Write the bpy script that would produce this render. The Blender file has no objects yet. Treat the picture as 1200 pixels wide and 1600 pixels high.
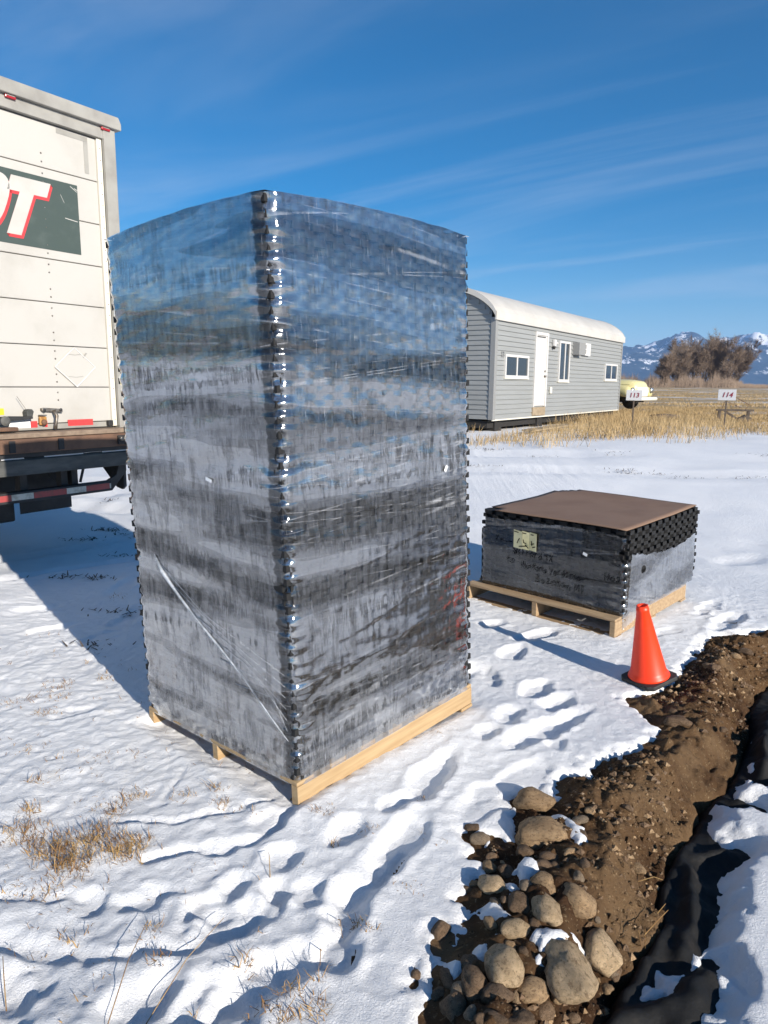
import bpy, bmesh, math, random
import numpy as np
from mathutils import Vector, Matrix, Euler
R_ = math.radians
random.seed(7)
rng = np.random.default_rng(7)
S = bpy.context.scene
COL = S.collection

# ------------------------------------------------------------------ camera
CAM_H, FPX, PITCH, ROLL = 1.6, 1110.0, R_(10.23), R_(0.55)
_F = Vector((0, math.cos(PITCH), -math.sin(PITCH))); _R = Vector((1, 0, 0)); _U = _R.cross(_F)
RGT = _R * math.cos(ROLL) + _U * math.sin(ROLL)
UPV = -_R * math.sin(ROLL) + _U * math.cos(ROLL)
cam_d = bpy.data.cameras.new('camera'); cam = bpy.data.objects.new('camera', cam_d); COL.objects.link(cam)
cam_d.sensor_fit = 'VERTICAL'; cam_d.sensor_height = 36.0; cam_d.lens = FPX / 1600 * 36.0
cam_d.clip_start = 0.05; cam_d.clip_end = 40000
mw = Matrix.Identity(4)
for i in range(3):
    mw[i][0] = RGT[i]; mw[i][1] = UPV[i]; mw[i][2] = -_F[i]
mw[2][3] = CAM_H
cam.matrix_world = mw
S.camera = cam

# ------------------------------------------------------------------ sky, sun, exposure
SUN_EL = R_(20.0); SUN_H = Vector((0.60, -0.80, 0)).normalized()
SUN_DIR = Vector((SUN_H.x * math.cos(SUN_EL), SUN_H.y * math.cos(SUN_EL), math.sin(SUN_EL)))
world = bpy.data.worlds.new('World'); S.world = world; world.use_nodes = True
wn = world.node_tree.nodes; wl = world.node_tree.links; wn.clear()
w_out = wn.new('ShaderNodeOutputWorld'); w_bg = wn.new('ShaderNodeBackground')
sky = wn.new('ShaderNodeTexSky'); sky.sky_type = 'NISHITA'; sky.sun_disc = False
sky.sun_elevation = SUN_EL; sky.sun_rotation = math.atan2(SUN_H.x, SUN_H.y)
sky.altitude = 1500; sky.air_density = 1.0; sky.dust_density = 0.15; sky.ozone_density = 2.0
w_bg.inputs['Strength'].default_value = 0.070
# thin cirrus: streaks of noise on the sky dome, drawn out along the wind
tc = wn.new('ShaderNodeTexCoord'); sep = wn.new('ShaderNodeSeparateXYZ'); wl.new(tc.outputs['Generated'], sep.inputs[0])
def wmath(op, a, b=None, clamp=False):
    n = wn.new('ShaderNodeMath'); n.operation = op; n.use_clamp = clamp
    for i, v in enumerate((a, b)):
        if v is None: continue
        if hasattr(v, 'is_output') or hasattr(v, 'links'): wl.new(v, n.inputs[i])
        else: n.inputs[i].default_value = v
    return n.outputs[0]
zc = wmath('ADD', wmath('MAXIMUM', sep.outputs[2], 0.0), 0.10)
px = wmath('DIVIDE', sep.outputs[0], zc); py = wmath('DIVIDE', sep.outputs[1], zc)
cmb = wn.new('ShaderNodeCombineXYZ'); wl.new(px, cmb.inputs[0]); wl.new(py, cmb.inputs[1])
mp = wn.new('ShaderNodeMapping'); mp.inputs['Rotation'].default_value = (0, 0, R_(33))
mp2 = wn.new('ShaderNodeMapping'); mp2.inputs['Scale'].default_value = (0.26, 1.0, 1); wl.new(mp.outputs[0], mp2.inputs[0])
mp.inputs['Location'].default_value = (1.3, 0.2, 0)
wl.new(cmb.outputs[0], mp.inputs[0])
cn = wn.new('ShaderNodeTexNoise'); cn.inputs['Scale'].default_value = 1.0; cn.inputs['Detail'].default_value = 7; cn.inputs['Roughness'].default_value = 0.55; cn.inputs['Distortion'].default_value = 0.6
wl.new(mp2.outputs[0], cn.inputs['Vector'])
cr = wn.new('ShaderNodeMapRange'); cr.inputs[1].default_value = 0.47; cr.inputs[2].default_value = 0.74; cr.interpolation_type = 'SMOOTHSTEP'
wl.new(cn.outputs[0], cr.inputs[0])
cfac = wmath('MULTIPLY', cr.outputs[0], 0.44, True)
cmix = wn.new('ShaderNodeMix'); cmix.data_type = 'RGBA'
hsv = wn.new('ShaderNodeHueSaturation'); hsv.inputs['Saturation'].default_value = 1.58; hsv.inputs['Value'].default_value = 1.0; wl.new(sky.outputs[0], hsv.inputs['Color'])
wl.new(cfac, cmix.inputs[0]); wl.new(hsv.outputs[0], cmix.inputs[6]); cmix.inputs[7].default_value = (5.6, 6.3, 7.4, 1)
wl.new(cmix.outputs[2], w_bg.inputs['Color']); wl.new(w_bg.outputs[0], w_out.inputs[0])

sun_d = bpy.data.lights.new('sun', 'SUN'); sun_d.energy = 5.0; sun_d.angle = R_(0.5); sun_d.color = (1.0, 0.93, 0.83)
sun = bpy.data.objects.new('sun', sun_d); COL.objects.link(sun); sun.location = (20, -25, 14)
sun.rotation_euler = SUN_DIR.to_track_quat('Z', 'Y').to_euler()
S.view_settings.view_transform = 'Standard'; S.view_settings.look = 'None'
S.view_settings.exposure = 0.66; S.view_settings.gamma = 1.0
S.view_settings.use_curve_mapping = False
S.render.engine = 'CYCLES'
S.cycles.max_bounces = 10; S.cycles.transparent_max_bounces = 24; S.cycles.volume_bounces = 1

# ------------------------------------------------------------------ helpers
def ray(x, y):
    return (_F * FPX + RGT * (x - 600) - UPV * (y - 800)).normalized()
def at(x, y, z=0.0):                      # a point of the photograph, at height z above the yard
    d = ray(x, y); t = (z - CAM_H) / d.z
    return Vector((d.x * t, d.y * t, z))
def tag(o, label=None, cat=None, group=None, kind=None):
    if label: o['label'] = label
    if cat: o['category'] = cat
    if group: o['group'] = group
    if kind: o['kind'] = kind
    return o
def empty(name, loc=(0, 0, 0), rot=(0, 0, 0)):
    o = bpy.data.objects.new(name, None); o.empty_display_size = 0.1; COL.objects.link(o)
    o.location = loc; o.rotation_euler = rot
    return o
def link(name, me, m=None, parent=None, smooth=False):
    if m is not None:
        for k in (m if isinstance(m, (list, tuple)) else [m]): me.materials.append(k)
    if smooth: me.polygons.foreach_set('use_smooth', [True] * len(me.polygons))
    o = bpy.data.objects.new(name, me); COL.objects.link(o)
    if parent is not None: o.parent = parent
    return o
class MB:
    def __init__(s): s.v = []; s.f = []
    def add(s, vs, fs):
        b = len(s.v); s.v += [tuple(v) for v in vs]; s.f += [tuple(i + b for i in f) for f in fs]; return s
    def box(s, x0, x1, y0, y1, z0, z1):
        return s.add([(x0, y0, z0), (x1, y0, z0), (x1, y1, z0), (x0, y1, z0), (x0, y0, z1), (x1, y0, z1), (x1, y1, z1), (x0, y1, z1)],
                     [(3, 2, 1, 0), (4, 5, 6, 7), (0, 1, 5, 4), (1, 2, 6, 5), (2, 3, 7, 6), (3, 0, 4, 7)])
    def prism(s, pts, d0, d1, ax='y'):      # polygon pts (a,b), extruded along ax from d0 to d1
        n = len(pts)
        def P(a, b, d): return {'y': (a, d, b), 'x': (d, a, b), 'z': (a, b, d)}[ax]
        vs = [P(a, b, d0) for a, b in pts] + [P(a, b, d1) for a, b in pts]
        fs = [tuple(range(n)), tuple(range(2 * n - 1, n - 1, -1))] + [(i, i + n, (i + 1) % n + n, (i + 1) % n) for i in range(n)]
        return s.add(vs, fs)
    def tube(s, pts, r, seg=8, cap=True):
        pts = [Vector(p) for p in pts]; rs = r if isinstance(r, (list, tuple)) else [r] * len(pts)
        rings = []
        for i, p in enumerate(pts):
            t = (pts[min(i + 1, len(pts) - 1)] - pts[max(i - 1, 0)]).normalized()
            a = t.cross(Vector((0, 0, 1)) if abs(t.z) < 0.9 else Vector((1, 0, 0))).normalized(); b = t.cross(a)
            rings.append([p + (a * math.cos(k * 2 * math.pi / seg) + b * math.sin(k * 2 * math.pi / seg)) * rs[i] for k in range(seg)])
        vs = [v for q in rings for v in q]; fs = []
        for i in range(len(pts) - 1):
            for k in range(seg):
                k2 = (k + 1) % seg; fs.append((i * seg + k, i * seg + k2, (i + 1) * seg + k2, (i + 1) * seg + k))
        if cap: fs += [tuple(range(seg - 1, -1, -1)), tuple((len(pts) - 1) * seg + k for k in range(seg))]
        return s.add(vs, fs)
    def lathe(s, prof, seg=32, c=(0, 0, 0), ax='z'):     # prof: (r, h)
        vs = []
        for r, h in prof:
            for k in range(seg):
                a = 2 * math.pi * k / seg; u, w = r * math.cos(a), r * math.sin(a)
                p = {'z': (u, w, h), 'y': (u, h, w), 'x': (h, u, w)}[ax]
                vs.append((p[0] + c[0], p[1] + c[1], p[2] + c[2]))
        fs = []
        for i in range(len(prof) - 1):
            for k in range(seg):
                k2 = (k + 1) % seg; fs.append((i * seg + k, i * seg + k2, (i + 1) * seg + k2, (i + 1) * seg + k))
        fs += [tuple(range(seg - 1, -1, -1)), tuple((len(prof) - 1) * seg + k for k in range(seg))]
        return s.add(vs, fs)
    def mesh(s, name, fix=True):
        me = bpy.data.meshes.new(name); me.from_pydata(s.v, [], s.f)
        if fix:
            bm = bmesh.new(); bm.from_mesh(me); bmesh.ops.recalc_face_normals(bm, faces=bm.faces); bm.to_mesh(me); bm.free()
        me.update(); return me
    def build(s, name, m=None, parent=None, smooth=False, bevel=0.0, seg=2):
        o = link(name, s.mesh(name), m, parent, smooth)
        if bevel:
            b = o.modifiers.new('bevel', 'BEVEL'); b.width = bevel; b.segments = seg; b.limit_method = 'ANGLE'; b.angle_limit = R_(35)
            if smooth: pass
        return o
def grid_mesh(name, X, Y, Z, keep=None):
    ny, nx = X.shape
    me = bpy.data.meshes.new(name)
    co = np.empty((ny * nx, 3), np.float32); co[:, 0] = X.ravel(); co[:, 1] = Y.ravel(); co[:, 2] = Z.ravel()
    idx = np.arange(ny * nx).reshape(ny, nx)
    q = np.stack([idx[:-1, :-1], idx[:-1, 1:], idx[1:, 1:], idx[1:, :-1]], -1).reshape(-1, 4)
    if keep is not None:
        kq = keep.ravel()[q].all(1); q = q[kq]
    me.vertices.add(len(co)); me.vertices.foreach_set('co', co.ravel())
    me.loops.add(q.size); me.loops.foreach_set('vertex_index', q.ravel().astype(np.int32))
    me.polygons.add(len(q)); me.polygons.foreach_set('loop_start', np.arange(0, q.size, 4, dtype=np.int32))
    me.polygons.foreach_set('use_smooth', np.ones(len(q), bool))
    me.update(calc_edges=True); me.validate(); return me
# ---- numpy noise
_perm = rng.permutation(4096).astype(np.int64); _val = rng.uniform(-1, 1, 4096)
def vnoise(x, y, seed=0):
    x = np.asarray(x, float) + 511.3 + seed * 17.17; y = np.asarray(y, float) + 733.7 + seed * 9.31
    xi = np.floor(x).astype(np.int64); yi = np.floor(y).astype(np.int64); fx = x - xi; fy = y - yi
    fx = fx * fx * fx * (fx * (fx * 6 - 15) + 10); fy = fy * fy * fy * (fy * (fy * 6 - 15) + 10)
    def h(a, b): return _val[_perm[(_perm[a & 4095] + b) & 4095]]
    return (h(xi, yi) * (1 - fx) + h(xi + 1, yi) * fx) * (1 - fy) + (h(xi, yi + 1) * (1 - fx) + h(xi + 1, yi + 1) * fx) * fy
def fbm(x, y, oct=3, seed=0, gain=0.5):
    s = 0; a = 1.0
    for o in range(oct):
        s = s + a * vnoise(x * 2 ** o, y * 2 ** o, seed + o * 3); a *= gain
    return s
def sstep(t): t = np.clip(t, 0, 1); return t * t * (3 - 2 * t)
def seg_dist(X, Y, P, closed=False):
    P = np.asarray(P, float); d2 = np.full(X.shape, 1e18)
    n = len(P)
    for i in range(n if closed else n - 1):
        a = P[i]; b = P[(i + 1) % n]; ab = b - a; L = ab @ ab + 1e-12
        t = np.clip(((X - a[0]) * ab[0] + (Y - a[1]) * ab[1]) / L, 0, 1)
        d2 = np.minimum(d2, (X - a[0] - t * ab[0]) ** 2 + (Y - a[1] - t * ab[1]) ** 2)
    return np.sqrt(d2)
def poly_sd(X, Y, P):                        # + inside
    P = np.asarray(P, float); ins = np.zeros(X.shape, bool); n = len(P)
    for i in range(n):
        a = P[i]; b = P[(i + 1) % n]
        if a[1] == b[1]: continue
        c = ((a[1] > Y) != (b[1] > Y)) & (X < (b[0] - a[0]) * (Y - a[1]) / (b[1] - a[1]) + a[0]); ins ^= c
    d = seg_dist(X, Y, P, True)
    return np.where(ins, d, -d)

# ---- materials
def nt(name):
    m = bpy.data.materials.new(name); m.use_nodes = True; n = m.node_tree.nodes; l = m.node_tree.links
    return m, n, l, n['Principled BSDF'], n['Material Output']
def setin(node, **k):
    for a, b in k.items():
        node.inputs[a.replace('_', ' ')].default_value = b
def noise(n, l, vec, scale, detail=4, rough=0.55, stretch=None, dist=0):
    t = n.new('ShaderNodeTexNoise'); t.inputs['Scale'].default_value = scale; t.inputs['Detail'].default_value = detail
    t.inputs['Roughness'].default_value = rough; t.inputs['Distortion'].default_value = dist
    if stretch:
        mpn = n.new('ShaderNodeMapping'); mpn.inputs['Scale'].default_value = stretch; l.new(vec, mpn.inputs[0]); vec = mpn.outputs[0]
    l.new(vec, t.inputs['Vector']); return t.outputs[0]
def ramp(n, l, fac, a, b, smooth=True):
    r = n.new('ShaderNodeMapRange'); r.inputs[1].default_value = a; r.inputs[2].default_value = b
    r.interpolation_type = 'SMOOTHSTEP' if smooth else 'LINEAR'; l.new(fac, r.inputs[0]); return r.outputs[0]
def mixc(n, l, fac, c1, c2):
    m = n.new('ShaderNodeMix'); m.data_type = 'RGBA'
    for v, i in ((fac, 0), (c1, 6), (c2, 7)):
        if hasattr(v, 'links'): l.new(v, m.inputs[i])
        elif i == 0: m.inputs[0].default_value = v
        else: m.inputs[i].default_value = (*v, 1)
    return m.outputs[2]
def mth(n, l, op, a, b=0.0, clamp=False):
    m = n.new('ShaderNodeMath'); m.operation = op; m.use_clamp = clamp
    for v, i in ((a, 0), (b, 1)):
        if hasattr(v, 'links'): l.new(v, m.inputs[i])
        else: m.inputs[i].default_value = v
    return m.outputs[0]
def bumpn(n, l, h, strength, dist, prev=None):
    b = n.new('ShaderNodeBump'); b.inputs['Strength'].default_value = strength; b.inputs['Distance'].default_value = dist
    l.new(h, b.inputs['Height'])
    if prev is not None: l.new(prev, b.inputs['Normal'])
    return b.outputs[0]
def mat(name, col, rough=0.6, col2=None, scale=6, lo=0.35, hi=0.65, bump=0, bdist=0.004, bscale=None, metal=0, spec=0.5, stretch=None, detail=5, coat=0):
    m, n, l, p, o = nt(name); setin(p, Roughness=rough, Metallic=metal, Specular_IOR_Level=spec, Coat_Weight=coat)
    v = n.new('ShaderNodeTexCoord').outputs['Object']
    if col2:
        f = ramp(n, l, noise(n, l, v, scale, detail, 0.6, stretch), lo, hi)
        l.new(mixc(n, l, f, col, col2), p.inputs['Base Color'])
    else: p.inputs['Base Color'].default_value = (*col, 1)
    if bump: l.new(bumpn(n, l, noise(n, l, v, bscale or scale * 4, detail, 0.6, stretch), bump, bdist), p.inputs['Normal'])
    return m
M = {}
M['white_paint'] = mat('cream white paint', (0.475, 0.45, 0.405), 0.45, (0.415, 0.39, 0.345), 1.6, 0.45, 0.75, 0.08, 0.003, 3)
M['alu'] = mat('weathered grey frame', (0.33, 0.315, 0.28), 0.55, (0.24, 0.225, 0.20), 3.5, 0.35, 0.75, 0.15, 0.002, 20)
M['green'] = mat('dark green vinyl', (0.052, 0.072, 0.062), 0.5, (0.075, 0.095, 0.083), 7, 0.5, 0.8)
M['vinyl_white'] = mat('white vinyl', (0.50, 0.475, 0.43), 0.45, (0.46, 0.435, 0.39), 6)
M['vinyl_red'] = mat('red vinyl', (0.62, 0.045, 0.05), 0.45, (0.52, 0.05, 0.05), 8)
M['tape_red'] = mat('red reflective tape', (0.62, 0.05, 0.05), 0.35, (0.45, 0.06, 0.05), 30, 0.4, 0.7)
M['tape_dim'] = mat('dirty red tape', (0.34, 0.055, 0.05), 0.5, (0.2, 0.06, 0.05), 25, 0.4, 0.7)
M['tape_white'] = mat('dirty white tape', (0.55, 0.52, 0.44), 0.5, (0.36, 0.33, 0.27), 25, 0.4, 0.7)
M['lens_red'] = mat('red lamp lens', (0.35, 0.02, 0.025), 0.25)
M['rust'] = mat('rusty steel', (0.16, 0.085, 0.05), 0.75, (0.10, 0.055, 0.035), 9, 0.3, 0.7, 0.4, 0.003, 40)
M['deckwood'] = mat('worn platform', (0.27, 0.20, 0.14), 0.8, (0.17, 0.12, 0.085), 14, 0.3, 0.7, 0.4, 0.003, 60)
M['black_steel'] = mat('black steel', (0.018, 0.018, 0.018), 0.6, (0.035, 0.032, 0.03), 8, 0.4, 0.7, 0.2, 0.002, 30)
M['dusty_steel'] = mat('dusty dark steel', (0.05, 0.05, 0.045), 0.7, (0.10, 0.098, 0.088), 3, 0.35, 0.7, 0.2, 0.002, 30, stretch=(1, 1, 4))
M['steel'] = mat('worn steel', (0.30, 0.28, 0.25), 0.45, (0.16, 0.13, 0.10), 25, 0.35, 0.65, metal=0.7)
M['tyre'] = mat('tyre rubber', (0.018, 0.018, 0.018), 0.85, (0.03, 0.029, 0.027), 10)
M['yellow'] = mat('yellow sticker', (0.75, 0.55, 0.03), 0.5)
M['amber'] = mat('amber plate', (0.45, 0.24, 0.06), 0.45, (0.30, 0.14, 0.04), 30)
M['pine'] = mat('pallet pine', (0.46, 0.325, 0.175), 0.75, (0.36, 0.235, 0.115), 5, 0.3, 0.7, 0.25, 0.002, 18, stretch=(0.6, 6, 10))
M['pine_old'] = mat('older pallet pine', (0.42, 0.30, 0.175), 0.8, (0.29, 0.19, 0.105), 5, 0.3, 0.7, 0.3, 0.002, 18, stretch=(6, 0.6, 10))
M['rubber'] = mat('black rubber tile', (0.014, 0.014, 0.0145), 0.8, (0.024, 0.0235, 0.023), 60, 0.4, 0.7, 0.3, 0.001, 220, spec=0.3)
M['hardboard'] = mat('brown hardboard', (0.25, 0.16, 0.11), 0.75, (0.21, 0.13, 0.088), 3, 0.35, 0.7, 0.12, 0.001, 90, spec=0.3)
M['label_y'] = mat('yellowed paper', (0.66, 0.62, 0.38), 0.6, (0.56, 0.52, 0.28), 9)
M['paper'] = mat('white paper', (0.8, 0.8, 0.8), 0.6)
M['ink'] = mat('black marker', (0.004, 0.004, 0.005), 0.6, spec=0.2)
M['orange'] = mat('orange cone plastic', (0.93, 0.048, 0.008), 0.42, (0.80, 0.05, 0.014), 7, 0.5, 0.8)
M['conebase'] = mat('black cone rubber', (0.03, 0.03, 0.03), 0.7, (0.07, 0.06, 0.05), 14, 0.5, 0.8)
M['siding'] = mat('grey painted siding', (0.275, 0.28, 0.272), 0.6, (0.255, 0.26, 0.25), 2.5, 0.35, 0.65, 0.06, 0.002, 30, stretch=(0.3, 1, 4))
M['trimgrey'] = mat('grey trim', (0.245, 0.245, 0.237), 0.6)
M['roof'] = mat('white metal roof', (0.56, 0.53, 0.475), 0.45, (0.50, 0.47, 0.42), 1.2)
M['white_trim'] = mat('white trim', (0.60, 0.58, 0.55), 0.45)
M['cream_trim'] = mat('cream trim', (0.70, 0.66, 0.56), 0.5)
M['glass_dark'] = mat('window glass', (0.03, 0.038, 0.045), 0.06, spec=0.7)
M['oldwood'] = mat('weathered wood', (0.13, 0.10, 0.075), 0.85, (0.07, 0.052, 0.04), 12, 0.3, 0.7, 0.4, 0.004, 40)
M['plank'] = mat('grey plank', (0.36, 0.28, 0.185), 0.85, (0.26, 0.20, 0.13), 9, 0.3, 0.7)
M['dark'] = mat('dark underside', (0.02, 0.018, 0.016), 0.85)
M['car_yellow'] = mat('pale yellow car paint', (0.70, 0.63, 0.32), 0.4, (0.62, 0.55, 0.27), 2, 0.4, 0.7, coat=0.3)
M['car_white'] = mat('off white car paint', (0.75, 0.72, 0.62), 0.45)
M['chrome'] = mat('dull chrome', (0.55, 0.55, 0.53), 0.3, metal=0.9)
M['sign_white'] = mat('white sign board', (0.50, 0.50, 0.51), 0.5)
M['maroon'] = mat('maroon numerals', (0.22, 0.02, 0.035), 0.5)
M['bark'] = mat('grey brown bark', (0.15, 0.115, 0.085), 0.9, (0.22, 0.175, 0.13), 0.4)
M['twig'] = mat('brown twigs', (0.27, 0.20, 0.145), 0.9, (0.20, 0.145, 0.105), 0.12)
M['twig_dark'] = mat('dark brown twigs', (0.19, 0.14, 0.105), 0.9, (0.145, 0.105, 0.08), 0.12)
M['straw'] = mat('dry straw', (0.50, 0.37, 0.20), 0.85, (0.35, 0.235, 0.11), 1.2, 0.35, 0.65, spec=0.2)
M['straw_near'] = mat('pale dry grass', (0.46, 0.30, 0.125), 0.85, (0.24, 0.13, 0.05), 14, 0.35, 0.6, spec=0.2)

def stone_mat(name, a, b, c):
    m, n, l, p, o = nt(name); setin(p, Roughness=0.85, Specular_IOR_Level=0.25)
    v = n.new('ShaderNodeTexCoord').outputs['Object']
    oi = n.new('ShaderNodeObjectInfo'); off = n.new('ShaderNodeVectorMath'); off.operation = 'ADD'; l.new(v, off.inputs[0]); cmbv = n.new('ShaderNodeCombineXYZ'); l.new(mth(n, l, 'MULTIPLY', oi.outputs['Random'], 40.0), cmbv.inputs[0]); l.new(cmbv.outputs[0], off.inputs[1]); v = off.outputs[0]
    f1 = ramp(n, l, noise(n, l, v, 1.8, 6, 0.68), 0.38, 0.62); f2 = ramp(n, l, noise(n, l, v, 16, 5, 0.75), 0.54, 0.64); f3 = ramp(n, l, noise(n, l, v, 5.5, 7, 0.75), 0.50, 0.62)
    c1 = mixc(n, l, f1, a, b); c2 = mixc(n, l, mth(n, l, 'MULTIPLY', f3, 0.85), c1, c); c3 = mixc(n, l, mth(n, l, 'MULTIPLY', f2, 0.55), c2, (0.42, 0.33, 0.23))
    hv = n.new('ShaderNodeHueSaturation'); l.new(c3, hv.inputs['Color']); l.new(mth(n, l, 'ADD', 0.92, mth(n, l, 'MULTIPLY', oi.outputs['Random'], 0.40)), hv.inputs['Value'])
    l.new(hv.outputs[0], p.inputs['Base Color'])
    nb = bumpn(n, l, noise(n, l, v, 6, 8, 0.75), 0.7, 0.10); nb = bumpn(n, l, noise(n, l, v, 40, 4, 0.7), 0.5, 0.02, nb)
    l.new(nb, p.inputs['Normal']); return m
M['stone_tan'] = stone_mat('tan river stone', (0.52, 0.35, 0.195), (0.40, 0.26, 0.14), (0.19, 0.115, 0.06))
M['stone_pale'] = stone_mat('pale river stone', (0.68, 0.50, 0.305), (0.54, 0.385, 0.225), (0.29, 0.19, 0.105))
M['stone_brown'] = stone_mat('muddy brown stone', (0.27, 0.175, 0.105), (0.19, 0.12, 0.07), (0.10, 0.065, 0.038))
M['stone_grey'] = stone_mat('grey brown stone', (0.36, 0.275, 0.19), (0.27, 0.20, 0.135), (0.14, 0.10, 0.065))

# snow, with straw showing through far out in the field
def snow_mat():
    m, n, l, p, o = nt('snow'); setin(p, Roughness=0.75, Specular_IOR_Level=0.25, Subsurface_Weight=0.0)
    tcn = n.new('ShaderNodeTexCoord'); v = tcn.outputs['Object']; sp = n.new('ShaderNodeSeparateXYZ'); l.new(v, sp.inputs[0])
    base = mixc(n, l, ramp(n, l, noise(n, l, v, 1.3, 5, 0.6), 0.3, 0.7), (0.90, 0.895, 0.89), (0.84, 0.845, 0.855))
    # grass stubble just under thin snow on the left of the yard
    thin = ramp(n, l, noise(n, l, v, 6.5, 8, 0.72), 0.58, 0.72)
    lx = ramp(n, l, sp.outputs[0], 0.1, -1.6); ly = ramp(n, l, sp.outputs[1], 4.6, 2.6)
    tf = mth(n, l, 'MULTIPLY', mth(n, l, 'MULTIPLY', thin, mth(n, l, 'MULTIPLY', lx, ly)), 0.30)
    base = mixc(n, l, tf, base, (0.50, 0.38, 0.22))
    # the far field: straw and snow in streaks
    far = ramp(n, l, sp.outputs[1], 21.0, 29.0)
    st = ramp(n, l, noise(n, l, v, 0.09, 7, 0.68, (0.55, 1.6, 1)), 0.36, 0.50)
    straw = mixc(n, l, ramp(n, l, noise(n, l, v, 0.35, 6, 0.7), 0.3, 0.7), (0.34, 0.235, 0.115), (0.46, 0.33, 0.17))
    base = mixc(n, l, mth(n, l, 'MULTIPLY', far, st), base, straw)
    l.new(base, p.inputs['Base Color'])
    nearm = ramp(n, l, sp.outputs[1], 14, 5)
    b1 = bumpn(n, l, noise(n, l, v, 34, 8, 0.75), 0.6, 0.018)
    b2 = bumpn(n, l, noise(n, l, v, 170, 4, 0.75), 0.9, 0.0055, b1)
    l.new(b2, p.inputs['Normal'])
    return m
M['snow'] = snow_mat()
def soil_mat():
    m, n, l, p, o = nt('soil'); setin(p, Roughness=0.95, Specular_IOR_Level=0.15)
    v = n.new('ShaderNodeTexCoord').outputs['Object']
    a = mixc(n, l, ramp(n, l, noise(n, l, v, 3.0, 6, 0.65), 0.38, 0.62), (0.075, 0.038, 0.019), (0.15, 0.084, 0.040))
    b = mixc(n, l, ramp(n, l, noise(n, l, v, 1.6, 3, 0.5), 0.50, 0.66), a, (0.24, 0.15, 0.078))
    c = mixc(n, l, ramp(n, l, noise(n, l, v, 75, 5, 0.75), 0.56, 0.70), b, (0.40, 0.29, 0.165))
    d = mixc(n, l, ramp(n, l, noise(n, l, v, 55, 4, 0.7), 0.60, 0.70), c, (0.035, 0.022, 0.013))
    l.new(d, p.inputs['Base Color'])
    nb = bumpn(n, l, noise(n, l, v, 45, 8, 0.78), 1.0, 0.028); nb = bumpn(n, l, noise(n, l, v, 240, 4, 0.7), 0.7, 0.004, nb)
    l.new(nb, p.inputs['Normal']); return m
M['soil'] = soil_mat()
M['liner'] = mat('black pond liner', (0.009, 0.009, 0.009), 0.72, (0.030, 0.025, 0.020), 9, 0.5, 0.75, 0.6, 0.004, 50, spec=0.25)

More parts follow.
